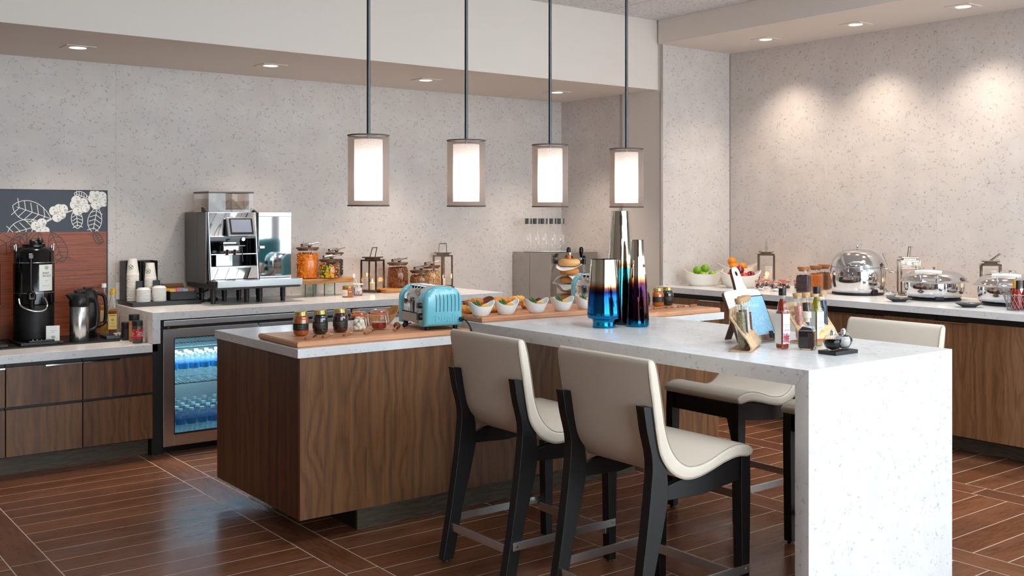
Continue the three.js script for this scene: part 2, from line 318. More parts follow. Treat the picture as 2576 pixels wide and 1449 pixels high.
[[-5.388, 'square recessed downlight nearest the stone corner over the right counter'], [-4.551, 'square recessed downlight in the middle over the right counter'], [-3.709, 'square recessed downlight at the top right corner of the view']].forEach(([z, l]) => downlight(6.75, SOF_R, z, l, 'downlights in the soffit over the right counter', 4.5, 54));
for (const [x, z] of PANELS) {
  const t = thing('ceiling_light_panel', `flat white ceiling light panel out of view above the seating, ${x < 1 ? 'left' : x < 4 ? 'middle' : 'right'} column, ${z < -2 ? 'nearest' : z < 1 ? 'central' : 'farthest'} row`, 'ceiling light', [x, CEIL, z], 0, 'ceiling light panels above the seating');
  P(t, 'frame', mg([bb(-0.6, 0.6, -0.012, 0, -0.3, -0.285), bb(-0.6, 0.6, -0.012, 0, 0.285, 0.3), bb(-0.6, -0.585, -0.012, 0, -0.285, 0.285), bb(0.585, 0.6, -0.012, 0, -0.285, 0.285)]), M.whiteMatt);
  P(t, 'light_diffuser', bb(-0.585, 0.585, -0.006, -0.001, -0.285, 0.285), M.diffuser ??= glow(0xf4f8ff, 1.5));
  const l = new THREE.RectAreaLight(new THREE.Color().setRGB(0.82, 0.93, 1), PANEL_LIGHT, 1.17, 0.57); l.position.set(0, -0.014, 0); l.lookAt(x, -5, z); l.rotation.set(-Math.PI / 2, 0, 0); t.add(l);
}
{
  const sheer = phy({ color: new THREE.Color().setRGB(0.70, 0.62, 0.57), transmission: 0.84, roughness: 0.25, thickness: 0, ior: 1.05, side: THREE.DoubleSide }), inner = phy({ map: T.linen, color: 0xffffff, transmission: 0.55, roughness: 1, thickness: 0, ior: 1.02, side: THREE.DoubleSide });
  [[2.665, 'pendant lamp with sheer brown drum shade, nearest and leftmost'], [3.282, 'pendant lamp with sheer brown drum shade, second from the left'], [3.885, 'pendant lamp with sheer brown drum shade in front of the wall corner'], [4.506, 'pendant lamp with sheer brown drum shade directly above the tall vases']].forEach(([x, l]) => {
    const t = thing('pendant_lamp', l, 'lamp', [x, 1.577, -4.68], 0, 'pendant lamps in a row over the island'), R = 0.106, H = 0.37;
    P(t, 'outer_shade', new THREE.CylinderGeometry(R, R, H - 0.012, 48, 1, true).translate(0, H / 2, 0), sheer);
    P(t, 'shade_rim', mg([tor(R, 0.0035, 0, H - 0.004, 0), tor(R, 0.0035, 0, 0.004, 0)]), M.rim ??= flat(0x5a4a44, 0.6));
    P(t, 'inner_shade', new THREE.CylinderGeometry(0.073, 0.073, 0.315, 40, 1, true).translate(0, 0.187, 0), inner);
    P(t, 'spider', mg([rod([-R, H - 0.006, 0], [R, H - 0.006, 0], 0.0018), rod([0, H - 0.006, -R], [0, H - 0.006, R], 0.0018), rod([0, 0.25, 0], [0, H, 0], 0.006)]), M.steelDark);
    P(t, 'rod', cy(0.0095, 0.0095, CEIL - 1.577 - H, 0, H + (CEIL - 1.577 - H) / 2, 0, 16), M.rodm ??= std({ color: 0x55595c, metalness: 1, roughness: 0.3 }));
    P(t, 'canopy', cy(0.06, 0.06, 0.02, 0, CEIL - 1.577 - 0.01, 0), M.steelDark);
    P(t, 'bulb', sph(0.028, 0, 0.15, 0), M.bulb ??= glow(0xfff6ee, 6));
    const p = new THREE.PointLight(new THREE.Color().setRGB(1, 0.97, 0.95), 0.34, 0, 2); p.position.set(0, 0.15, 0); p.castShadow = true; p.shadow.radius = 1; t.add(p);
  });
}

// ---------------------------------------------------------------- coffee counter along the back wall
const CF = -6.54, TOP = 0.914, LOW = 0.715;                   // front edge, heights of the raised and the low worktop
solo('low_countertop', 'low white quartz worktop under the coffee urns and poster', 'worktop', uvm(rbb(-1.2, 2.172, LOW - 0.05, LOW, WALL_Z + 0.002, CF, 0.002), 'x', 1.2), M.quartz);
{
  solo('raised_countertop', 'raised white quartz worktop under the coffee machine and snacks', 'worktop', uvm(rbb(2.172, 4.94, TOP - 0.05, TOP, WALL_Z + 0.002, CF, 0.002), 'x', 1.2, 0.4), M.quartz);
  solo('counter_end_panel', 'white quartz panel standing on the low worktop beside the topping shakers', 'panel', uvm(rbb(2.172, 2.222, LOW, TOP - 0.05, WALL_Z + 0.002, CF, 0.002), 'y', 1.2, 0.8), M.quartz);
  solo('counter_end_panel', 'white quartz panel closing the right end of the raised worktop', 'panel', uvm(rbb(4.89, 4.94, 0, TOP - 0.05, WALL_Z + 0.002, CF - 0.01, 0.002), 'y', 1.2, 0.2), M.quartz);
}
function drawerUnit(x0, x1, label, w, handles) {              // two deep drawers under the low worktop
  const t = thing('drawer_cabinet', label, 'cabinet', [0, 0, 0], 0, 'drawer cabinets under the low worktop'), z = CF - 0.02, y1 = LOW - 0.052;
  P(t, 'carcass', bb(x0 + 0.002, x1 - 0.002, 0.11, y1, WALL_Z + 0.01, z - 0.02), M.black);
  P(t, 'toe_kick', uvm(bb(x0, x1, 0, 0.11, z - 0.12, z - 0.1), 'x', 0.6), M.toe);
  [[0.118, 0.393], [0.409, y1 - 0.022]].forEach(([a, b], i) => {
    const d = P(t, 'drawer', uvm(rbb(x0 + 0.003, x1 - 0.003, a, b, z - 0.02, z, 0.0015), 'y', 0.9, x0 * 0.4 + i * 0.37, i * 0.4), w[i]);
    if (i && handles) P(d, 'handle', mg([bb(handles[0], handles[1], b, b + 0.004, z - 0.02, z + 0.014), bb(handles[0], handles[1], b - 0.008, b + 0.004, z + 0.011, z + 0.014)]), M.chrome, 'slim metal edge pull');
  });
  return t;
}
drawerUnit(0.9, 1.326, 'walnut drawer cabinet cut off by the left edge of the view', [M.walnutB, M.walnutA], [1.12, 1.322]);
drawerUnit(1.326, 1.756, 'walnut drawer cabinet below the black coffee urn', [M.walnutA, M.walnutA], [1.543, 1.753]);
drawerUnit(1.756, 2.182, 'walnut drawer cabinet beside the glass door fridge', [M.walnutA, M.walnutB], [1.762, 1.974]);
// ---- refrigerators
{
  const t = thing('undercounter_fridge', 'stainless undercounter fridge with lit glass door and water bottles', 'fridge'), z = CF - 0.03, A = 2.25, B = 3.585, zb = WALL_Z + 0.06;
  P(t, 'cabinet', mg([bb(2.225, A, 0, 0.86, zb, z - 0.03), bb(2.185, 2.225, 0, LOW - 0.055, zb, z - 0.03), bb(A, B, 0.0, 0.045, zb, z - 0.06), bb(B, 3.625, 0, 0.86, zb, z - 0.02), bb(A, B, 0.795, 0.815, zb, z - 0.03)]), M.black);
  P(t, 'liner', mg([bb(A, B, 0.06, 0.075, zb, z - 0.05), bb(A, B, 0.78, 0.795, zb, z - 0.05), bb(A, B, 0.06, 0.795, zb, zb + 0.015), bb(2.905, 2.915, 0.06, 0.795, zb, z - 0.05)]), flat(0xb9c6cc, 0.35));
  P(t, 'top_grille', rbb(A - 0.005, B, 0.82, 0.858, zb, z + 0.025, 0.004, 2), M.steel);
  P(t, 'hinge', mg([bb(A, A + 0.09, 0.803, 0.81, z, z + 0.02), cy(0.008, 0.008, 0.014, A + 0.03, 0.808, z + 0.012, 12)]), M.chrome);
  for (const [a, b] of [[A, 2.888], [2.9, B]]) {
    const d = P(t, 'door', mg([rbb(a, a + 0.07, 0.048, 0.8, z - 0.045, z, 0.002), rbb(b - 0.07, b, 0.048, 0.8, z - 0.045, z, 0.002), rbb(a + 0.07, b - 0.07, 0.048, 0.124, z - 0.045, z, 0.002), rbb(a + 0.07, b - 0.07, 0.738, 0.8, z - 0.045, z, 0.002)]), M.steel);
    P(d, 'pane', bb(a + 0.07, b - 0.07, 0.124, 0.738, z - 0.02, z - 0.014), M.fridgeGlass ??= phy({ color: 0xe6f3f6, transmission: 1, roughness: 0, thickness: 0, ior: 1.5 }));
    P(d, 'gasket', mg([bb(a + 0.068, a + 0.074, 0.12, 0.742, z - 0.02, z + 0.0006), bb(a + 0.07, b - 0.07, 0.12, 0.127, z - 0.02, z + 0.0006), bb(a + 0.07, b - 0.07, 0.735, 0.742, z - 0.02, z + 0.0006)]), M.black);
  }
  P(t, 'led_strip', bb(A + 0.12, 2.86, 0.772, 0.779, z - 0.09, z - 0.07), M.led ??= glow(0xd8f6ff, 7));
  const wires = (y) => { const g = []; for (let i = 0; i <= 26; i++) g.push(rod([A + 0.01 + i * 0.0248, y, zb + 0.04], [A + 0.01 + i * 0.0248, y, z - 0.07], 0.002, 5)); g.push(rod([A, y - 0.003, z - 0.07], [2.9, y - 0.003, z - 0.07], 0.004, 6), rod([A, y - 0.003, -6.9], [2.9, y - 0.003, -6.9], 0.004, 6)); return mg(g); };
  for (const y of [0.436, 0.668]) P(t, 'wire_shelf', wires(y), M.wire ??= flat(0x33474f, 0.35, 0.6));
  const l = new THREE.RectAreaLight(new THREE.Color().setRGB(0.78, 0.95, 1), 80, 0.6, 0.05); l.position.set(2.56, 0.765, z - 0.1); l.lookAt(2.56, 0, z - 0.2); t.add(l);
  // bottles of water
  const R = 0.031, prof = [[0, 0.002], [0.024, 0], [0.03, 0.006]]; for (let i = 0; i < 6; i++) { const y = 0.014 + i * 0.011; prof.push([R, y], [R - 0.0025, y + 0.0055]); } prof.push([R, 0.084], [R, 0.118], [R - 0.001, 0.122], [0.029, 0.132], [0.022, 0.15], [0.0135, 0.163], [0.0135, 0.168]);
  const bm = phy({ color: 0xf2fbfd, transmission: 0.92, roughness: 0.04, thickness: 0, ior: 1.33 }), bl = flat(0x1c7fc4, 0.4), cap = flat(0xe6f2f4, 0.4);
  const bottle = (label, p, g) => { const b = thing('water_bottle', label, 'bottle', p, rr(0, 6), g); P(b, 'body', lat(prof, 16), bm); P(b, 'wrapper', new THREE.CylinderGeometry(R + 0.0006, R + 0.0006, 0.034, 18, 1, true).translate(0, 0.101, 0), bl); P(b, 'cap', cy(0.0145, 0.0145, 0.016, 0, 0.176, 0, 12), cap); return b; };
  const proto = bottle('small water bottle with blue wrapper on the upper fridge shelf', [2.345, 0.441, -6.67], 'water bottles on the upper fridge shelf'); proto.userData.label = 'water bottle on the upper fridge shelf, front row, first from the left';
  for (let r = 0; r < 3; r++) for (let c = 0; c < 8; c++) { if (!r && !c) continue; dup(proto, `water bottle on the upper fridge shelf, ${['front', 'middle', 'rear'][r]} row, ${ORD[c]} from the left`, [2.345 + c * 0.0705 + r * 0.004, 0.441, -6.67 - r * 0.085], rr(0, 6)); }
  for (let r = 0; r < 5; r++) for (let c = 0; c < 8; c++) dup(proto, `water bottle on the fridge floor, ${['front', 'second', 'third', 'fourth', 'rear'][r]} row, ${ORD[c]} from the left`, [2.325 + c * 0.0725 + r * 0.006, 0.078, -6.672 - r * 0.1], rr(0, 6), 'water bottles on the fridge floor');
}
{
  const t = thing('undercounter_drawer_fridge', 'stainless drawer unit under the right end of the raised worktop', 'fridge'), z = CF - 0.03, A = 3.63, B = 4.885, zb = WALL_Z + 0.06;
  P(t, 'cabinet', bb(A, B, 0, 0.855, zb, z - 0.05), M.black);
  P(t, 'top_grille', rbb(A, B, 0.82, 0.858, zb, z + 0.022, 0.004, 2), M.steel);
  for (const [a, b] of [[0.05, 0.42], [0.43, 0.8]]) for (const [p, q] of [[A, 4.25], [4.26, B]]) { const d = P(t, 'drawer', rbb(p, q, a, b, z - 0.04, z, 0.003), M.steel); P(d, 'handle', rods([[p + 0.1, b - 0.04, z], [p + 0.1, b - 0.04, z + 0.03], [q - 0.1, b - 0.04, z + 0.03], [q - 0.1, b - 0.04, z]], 0.006), M.blackSatin); }
}
// ---- tap cabinet in the corner
{
  const x0 = 5.67, x1 = PIER_X - 0.04, z0 = WALL_Z, z1 = -6.83, H = 1.193;
  const t = thing('tap_cabinet', 'stainless dispenser cabinet with black taps in the wall corner', 'dispenser');
  const m = M.brushed ??= std({ color: 0xb3ada6, metalness: 1, roughness: 0.16 });
  P(t, 'body', bb(x0 + 0.006, x1, 0, H, z0 + 0.005, z1 - 0.006), M.charcoal);
  P(t, 'side_panel', rbb(x0, x0 + 0.006, 0.02, H, z0 + 0.005, -7.115, 0.001), m); P(t, 'side_panel', rbb(x0, x0 + 0.006, 0.02, H, -7.111, z1, 0.001), m);
  P(t, 'front_panel', rbb(x0 + 0.006, x1, 0.02, H, z1 - 0.006, z1, 0.001), m); P(t, 'top_panel', rbb(x0, x1, H, H + 0.004, z0 + 0.005, z1, 0.001), m);
  for (const x of [5.81, 5.955]) {
    const y = 1.12, q = z1; const tap = P(t, 'tap', mg([cyz(0.026, 0.018, x, y, q + 0.009), cyz(0.016, 0.06, x, y, q + 0.045), sph(0.021, x, y, q + 0.08), rod([x, y, q + 0.08], [x, y - 0.012, q + 0.11], 0.012), cy(0.016, 0.016, 0.05, x, y + 0.005, q + 0.115, 16), cy(0.011, 0.018, 0.022, x, y + 0.045, q + 0.115, 16)]), M.blackGloss);
    P(tap, 'spout', rod([x, y - 0.01, q + 0.115], [x - 0.012, y - 0.09, q + 0.14], 0.009), M.chrome);
    P(tap, 'tap_handle', lat([[0, 0], [0.008, 0.0], [0.01, 0.03], [0.018, 0.06], [0.019, 0.09], [0.012, 0.108], [0, 0.112]], 16).translate(x, y + 0.02, q + 0.08), M.blackGloss);
    P(tap, 'collar', mg([cyz(0.028, 0.006, x, y, q + 0.022), cy(0.009, 0.011, 0.025, x, y + 0.028, q + 0.08, 14)]), M.chrome);
  }
}
// ---------------------------------------------------------------- island
const IX0 = 2.115, IX1 = 5.06, IZ0 = -5.37, IZ1 = -4.366, BAR = 0.975, BX0 = 3.11, BX1 = 4.08, BZ1 = -2.29, BZ0 = -4.87;
{
  const t = thing('kitchen_island', 'walnut veneered island base standing on a recessed toe kick', 'island'), x0 = IX0 + 0.014, x1 = IX1 - 0.045, z1 = IZ1 - 0.006, z0 = IZ0 + 0.02, y0 = 0.12, y1 = TOP - 0.043;
  P(t, 'front_panel', uvm(bb(x0, x1, y0, y1, z1 - 0.02, z1), 'y', 1.15, 0.05, 0.2), M.walnutA);
  P(t, 'end_panel', uvm(bb(x0, x0 + 0.02, y0, y1, z0, z1 - 0.021), 'y', 1.15, 0.5), M.walnutB); P(t, 'end_panel', uvm(bb(x1 - 0.02, x1, y0, y1, z0, z1 - 0.021), 'y', 1.0), M.walnutB);
  P(t, 'back_panel', uvm(bb(x0, x1, y0, y1, z0 - 0.02, z0), 'y', 1.0, 0.3), M.walnutB);
  P(t, 'bottom_panel', bb(x0 + 0.02, x1 - 0.02, y0, y0 + 0.018, z0, z1 - 0.021), M.black);
  P(t, 'toe_kick', uvm(bb(2.467, 4.345, 0, y0, z1 - 0.085, z1 - 0.068), 'x', 0.6), M.toe, 'grey wood toe kick');
  P(t, 'plinth', bb(2.467, 4.345, 0, y0, z0 + 0.08, z1 - 0.085), M.black);
}
solo('island_countertop', 'white quartz worktop of the island carrying the near blue toaster', 'worktop', uvm(rbb(IX0, IX1, TOP - 0.043, TOP, IZ0, IZ1, 0.002), 'x', 1.2, 0.3), M.quartz);
{
  const t = thing('bar_table', 'white quartz bar table with a waterfall end panel', 'table');
  const tp = (x0, x1, pts) => ext(pts.map(([z, y]) => [-z, y]), x1 - x0, 0.0015).rotateY(Math.PI / 2).translate((x0 + x1) / 2, 0, 0);
  P(t, 'table_top', uvm(tp(BX0, BX1, [[BZ0, TOP], [BZ1 - 0.061, TOP], [BZ1, BAR], [BZ0, BAR]]), 'z', 1.2, 0.2), M.quartz);
  P(t, 'end_panel', uvm(tp(BX0, BX1, [[BZ1 - 0.061, 0], [BZ1, 0], [BZ1, BAR], [BZ1 - 0.061, TOP]].reverse()), 'y', 1.2, 0.6), M.quartz);
}
// ---------------------------------------------------------------- right counter
const RT = 0.936, RX = 6.2;
solo('right_countertop', 'long white quartz worktop carrying the chafing dishes', 'worktop', uvm(rbb(RX, WALL_X - 0.001, RT - 0.046, RT, PIER_Z + 0.014, -2.35, 0.002), 'z', 1.2, 0.5), M.quartz);
[[-6.086, -5.4, 1, 'oak door cabinet under the white fruit bowls'], [-5.4, -4.79, 0, 'oak door cabinet under the small clip jars'], [-4.79, -4.2, 1, 'oak door cabinet under the domed round chafing dish'], [-4.2, -3.615, 0, 'oak door cabinet under the middle chafing dish'], [-3.615, -2.99, 0, 'oak door cabinet under the wire basket of sauces'], [-2.99, -2.36, 1, 'oak door cabinet at the outer end of the right counter']].forEach(([a, b, side, label], i) => {
  const t = thing('door_cabinet', label, 'cabinet', [0, 0, 0], 0, 'door cabinets under the right counter'), x = RX + 0.03, y1 = RT - 0.05;
  P(t, 'carcass', bb(x + 0.02, WALL_X - 0.005, 0.12, y1, a + 0.002, b - 0.002), M.black);
  P(t, 'toe_kick', uvm(bb(x + 0.2, x + 0.22, 0, 0.12, a, b), 'z', 0.6), M.toe);
  const d = P(t, 'door', uvm(rbb(x, x + 0.02, 0.128, y1 - 0.035, a + 0.0025, b - 0.0025, 0.0015), 'y', 0.9, i * 0.43), M.oak);
  const h = side ? [b - 0.225, b - 0.006] : [a + 0.004, a + 0.222], y = y1 - 0.035;
  P(d, 'handle', mg([bb(x - 0.014, x + 0.02, y, y + 0.004, h[0], h[1]), bb(x - 0.014, x - 0.011, y - 0.008, y + 0.004, h[0], h[1])]), M.chrome, 'slim metal edge pull');
});
// ---------------------------------------------------------------- stools
function stool() {
  const t = thing('bar_stool', 'cream leather stool whose back hides the island, left of the two near stools', 'stool', [2.87, 0, -3.58], 0, 'cream bar stools at the quartz table'), W = 0.5;
  const o = [[-0.272, 1.012], [-0.268, 0.969], [-0.248, 0.86], [-0.229, 0.751], [-0.21, 0.679], [-0.179, 0.632], [-0.137, 0.596], [-0.082, 0.573], [-0.018, 0.57], [0.065, 0.586], [0.132, 0.604], [0.21, 0.615], [0.27, 0.608]];
  const f = [[0.29, 0.612], [0.298, 0.63], [0.271, 0.651], [0.227, 0.66], [0.175, 0.658], [0.115, 0.644], [0.048, 0.623], [-0.018, 0.614], [-0.074, 0.621], [-0.121, 0.65], [-0.16, 0.699], [-0.187, 0.773], [-0.198, 0.833], [-0.21, 0.899], [-0.229, 0.986], [-0.243, 1.017], [-0.262, 1.024]];
  const ring = spline(o.concat(f), 110, true).slice(0, -1);
  const shell = P(t, 'seat_shell', ext(ring, W, 0.01, 0, 0.55, 3), M.leather);
  for (const s of [-1, 1]) { P(shell, 'piping', tube(spline(o, 40).map(([x, y]) => [x, y, s * (W / 2 - 0.004)]), 0.0016, 60, false, 5), M.piping); P(shell, 'piping', tube(spline(f.slice(2), 40).map(([x, y]) => [x + 0.001, y, s * (W / 2 - 0.004)]), 0.0016, 60, false, 5), M.piping); }
  for (const s of [-1, 1]) {
    const z = s * (W / 2 - 0.03);
    P(t, 'leg', ext(spline([[-0.288, 0.858], [-0.272, 0.77], [-0.245, 0.66], [-0.253, 0.54], [-0.295, 0.26], [-0.342, 0.012]], 24).concat([[-0.287, 0.012]], spline([[-0.232, 0.26], [-0.168, 0.5], [-0.166, 0.575], [-0.178, 0.64], [-0.215, 0.73], [-0.235, 0.8], [-0.246, 0.853]], 24)), 0.042, 0.002, z, 0.3), M.ebony);
    P(t, 'leg', ext([[0.235, 0.63], [0.285, 0.622], [0.288, 0.5], [0.279, 0.012], [0.243, 0.012], [0.232, 0.5]], 0.044, 0.002, z, 0.3), M.ebony);
    P(t, 'side_rail', ext(spline([[-0.19, 0.552], [-0.082, 0.57], [0.0, 0.566], [0.1, 0.585], [0.24, 0.61]], 20).concat([[0.24, 0.522], [0.02, 0.498], [-0.19, 0.508]]), 0.028, 0.0015, z, 0.3), M.ebony);
    const zo = z + s * 0.024;
    const bar = P(t, 'footrest_bar', rbb(-0.3, 0.272, 0.16, 0.194, zo - 0.005, zo + 0.005, 0.0015), M.steel, 'brushed metal side bar'); for (const q of [-0.28, 0.255]) P(bar, 'screw', cyz(0.006, 0.014, q, 0.177, zo, 12), M.chrome);
    for (const q of [-0.314, 0.261]) P(t, 'foot', cy(0.012, 0.014, 0.012, q, 0.006, z, 12), M.black);
  }
  P(t, 'front_rail', rbb(0.236, 0.272, 0.525, 0.6, -W / 2 + 0.05, W / 2 - 0.05, 0.002), M.ebony);
  P(t, 'footrest_bar', rbb(0.228, 0.24, 0.128, 0.168, -W / 2 + 0.02, W / 2 - 0.02, 0.0015), M.steel); P(t, 'footrest_bar', rbb(-0.302, -0.29, 0.138, 0.174, -W / 2 + 0.02, W / 2 - 0.02, 0.0015), M.steel);
  return t;
}
const stool0 = stool();
dup(stool0, 'cream leather stool in the foreground with its seat facing the waterfall end', [2.87, 0, -2.835], 0);
dup(stool0, 'cream leather stool on the far side, seat visible under the table', [4.235, 0, -3.56], Math.PI);
dup(stool0, 'cream leather stool on the far side, backrest behind the salt and pepper set', [4.235, 0, -2.81], Math.PI);
// lounge chair behind the camera, mirrored in the coffee machine
{
  const t = thing('lounge_chair', 'teal upholstered lounge chair mirrored in the coffee machine front', 'chair', [6.9, 0, 0.9], 2.6), m = flat(0x2a7d86, 0.8);
  P(t, 'seat', rb(0.72, 0.2, 0.7, 0.06, 0, 0.36, 0, 3), m); P(t, 'backrest', rb(0.74, 0.75, 0.16, 0.07, 0, 0.78, -0.32, 3), m);
  for (const s of [-1, 1]) { P(t, 'armrest', rb(0.12, 0.34, 0.66, 0.05, s * 0.36, 0.48, 0, 3), m); for (const q of [-1, 1]) P(t, 'leg', cy(0.018, 0.012, 0.27, s * 0.3, 0.135, q * 0.28, 12), M.ebony); }
}

// ---------------------------------------------------------------- the coffee station on the low worktop
const GREEN = '#0f6b4a';
function siren(g, x, y, r, ink) {                             // the round green emblem printed on cups and labels
  g.strokeStyle = g.fillStyle = ink; g.lineWidth = r * 0.16; g.beginPath(); g.arc(x, y, r, 0, 7); g.stroke();
  g.beginPath(); g.arc(x, y - r * 0.2, r * 0.34, 0, 7); g.stroke();
  for (const s of [-1, 1]) { g.beginPath(); g.moveTo(x + s * r * 0.2, y + r * 0.1); g.bezierCurveTo(x + s * r * 0.9, y - r * 0.2, x + s * r * 0.9, y - r * 0.6, x + s * r * 0.5, y - r * 0.7); g.stroke(); g.beginPath(); g.moveTo(x + s * r * 0.15, y + r * 0.25); g.bezierCurveTo(x + s * r * 0.5, y + r * 0.3, x + s * r * 0.6, y + r * 0.6, x + s * r * 0.4, y + r * 0.85); g.stroke(); }
  g.beginPath(); g.moveTo(x, y + r * 0.1); g.lineTo(x, y + r * 0.8); g.stroke();
}
// planar sheet with its print; faces +z
const sheet = (w, h, x = 0, y = 0, z = 0) => new THREE.PlaneGeometry(w, h).translate(x, y, z);
const print = (t, roughness = 0.5) => std({ map: t, roughness });
// print bent round an upright cylinder of radius r, centred on angle a (0 = +z)
const wrap = (r, h, y, a, arcw, seg = 16) => { const g = new THREE.CylinderGeometry(r, r, h, seg, 1, true, a - arcw / 2, arcw); return g.translate(0, y, 0); };
const CAMA = Math.atan2(-0.6099, 0.7925);                     // the way back towards the camera, as an angle about y

{ // menu panel with coffee branch drawing
  const T1 = canvasTex(1024, 1024, (g, w, h) => {
    g.fillStyle = '#2b3040'; g.fillRect(0, 0, w, h);
    const hz = h * 0.285; g.fillStyle = '#8f4628'; g.fillRect(0, hz, w, h - hz);
    for (let i = 0; i < 1300; i++) { const y = hz + rnd() * (h - hz), x = rnd() * w, l = rr(80, 420); g.strokeStyle = rnd() < 0.5 ? `rgba(46,20,14,${rr(0.06, 0.34)})` : `rgba(178,98,58,${rr(0.05, 0.3)})`; g.lineWidth = rr(1, 4); g.beginPath(); g.moveTo(x, y); g.bezierCurveTo(x + l / 3, y + rr(-7, 7), x + l * 0.66, y + rr(-7, 7), x + l, y + rr(-4, 4)); g.stroke(); }
    for (const yy of [0.43, 0.6, 0.78]) { g.strokeStyle = 'rgba(64,30,20,.5)'; g.lineWidth = 2; for (let k = 0; k < 5; k++) { g.beginPath(); g.ellipse(rr(300, 900), h * yy, 60 - k * 10, 14 - k * 2, 0, 0, 7); g.stroke(); } }
    const leaf = (x, y, s, a, ink) => { g.save(); g.translate(x, y); g.rotate(a); g.strokeStyle = ink; g.lineWidth = 5; g.beginPath(); g.moveTo(0, 0); g.bezierCurveTo(s * 0.5, -s * 0.42, s * 0.9, -s * 0.25, s, 0); g.bezierCurveTo(s * 0.85, s * 0.3, s * 0.4, s * 0.4, 0, 0); g.moveTo(0, 0); g.lineTo(s * 0.9, 0); for (let k = 1; k < 6; k++) { g.moveTo(s * k / 6, 0); g.lineTo(s * (k / 6 + 0.12), -s * 0.24); g.moveTo(s * k / 6, 0); g.lineTo(s * (k / 6 + 0.12), s * 0.22); } g.stroke(); g.restore(); };
    const berries = (x, y, n, s) => { for (let k = 0; k < n; k++) { const a = k * 2.4, r = s * 0.7 * Math.sqrt(k / n), X = x + Math.cos(a) * r, Y = y + Math.sin(a) * r; g.fillStyle = '#e9e6e0'; g.beginPath(); g.ellipse(X, Y, s * 0.4, s * 0.46, a, 0, 7); g.fill(); g.strokeStyle = '#8c8a86'; g.lineWidth = 2; g.stroke(); for (let i = 0; i < 6; i++) { g.beginPath(); g.arc(X, Y, s * (0.1 + 0.05 * i), 0.3, 1.3); g.stroke(); } g.fillStyle = '#55524e'; g.beginPath(); g.arc(X + 4, Y - s * 0.16, 3.5, 0, 7); g.fill(); } };
    g.save(); g.beginPath(); g.rect(0, 0, w, hz); g.clip();
    g.strokeStyle = '#dedbd4'; g.lineWidth = 9; g.beginPath(); g.moveTo(560, 250); g.bezierCurveTo(700, 160, 800, 130, 1024, 70); g.stroke();
    leaf(640, 200, -270, 0.35, '#dedbd4'); leaf(600, 235, -260, -0.28, '#dedbd4'); leaf(810, 120, 150, 1.5, '#dedbd4'); leaf(960, 110, 190, 1.75, '#dedbd4'); leaf(900, 60, -110, 0.4, '#dedbd4');
    berries(690, 150, 7, 70); berries(830, 105, 9, 74); berries(960, 60, 9, 78); berries(575, 255, 5, 70); g.restore();
    g.save(); g.beginPath(); g.rect(0, hz, w, h); g.clip(); leaf(560, 290, 250, 1.75, '#3a2018'); leaf(520, 270, -300, -0.5, '#3a2018'); leaf(480, 280, 170, 2.2, '#3a2018'); leaf(930, 290, 110, 1.0, '#3a2018'); leaf(640, 290, 230, 1.2, '#3a2018'); g.restore();
  });
  const t = thing('coffee_menu_panel', 'dark blue and wood print panel with coffee branch drawing on the wall', 'panel', [1.66, LOW, WALL_Z]);
  P(t, 'backing', bb(-0.5, 0.47, 0.0, 0.985, 0.001, 0.016), M.black);
  P(t, 'print', sheet(0.955, 0.975, -0.015, 0.4925, 0.0168), print(T1, 0.45));
}
function outlet(label, pos, turn) { const t = thing('wall_outlet', label, 'outlet', pos, turn); P(t, 'cover', rb(0.07, 0.115, 0.006, 0.003, 0, 0, 0.003), M.whiteMatt); P(t, 'socket', mg([rb(0.034, 0.028, 0.004, 0.003, 0, 0.02, 0.006), rb(0.034, 0.028, 0.004, 0.003, 0, -0.02, 0.006)]), M.cream); }
outlet('white wall outlet left of the cup organizer', [2.225, 1.0, WALL_Z + 0.0005], 0);
outlet('white wall outlet behind the apple bowl', [WALL_X - 0.0005, 1.03, -5.66], -Math.PI / 2);
solo('bar_mat', 'black rubber mat under the coffee urns', 'mat', rbb(0.3, 2.06, LOW, LOW + 0.008, -7.3, -6.83, 0.003), M.black);
const MAT = LOW + 0.008;
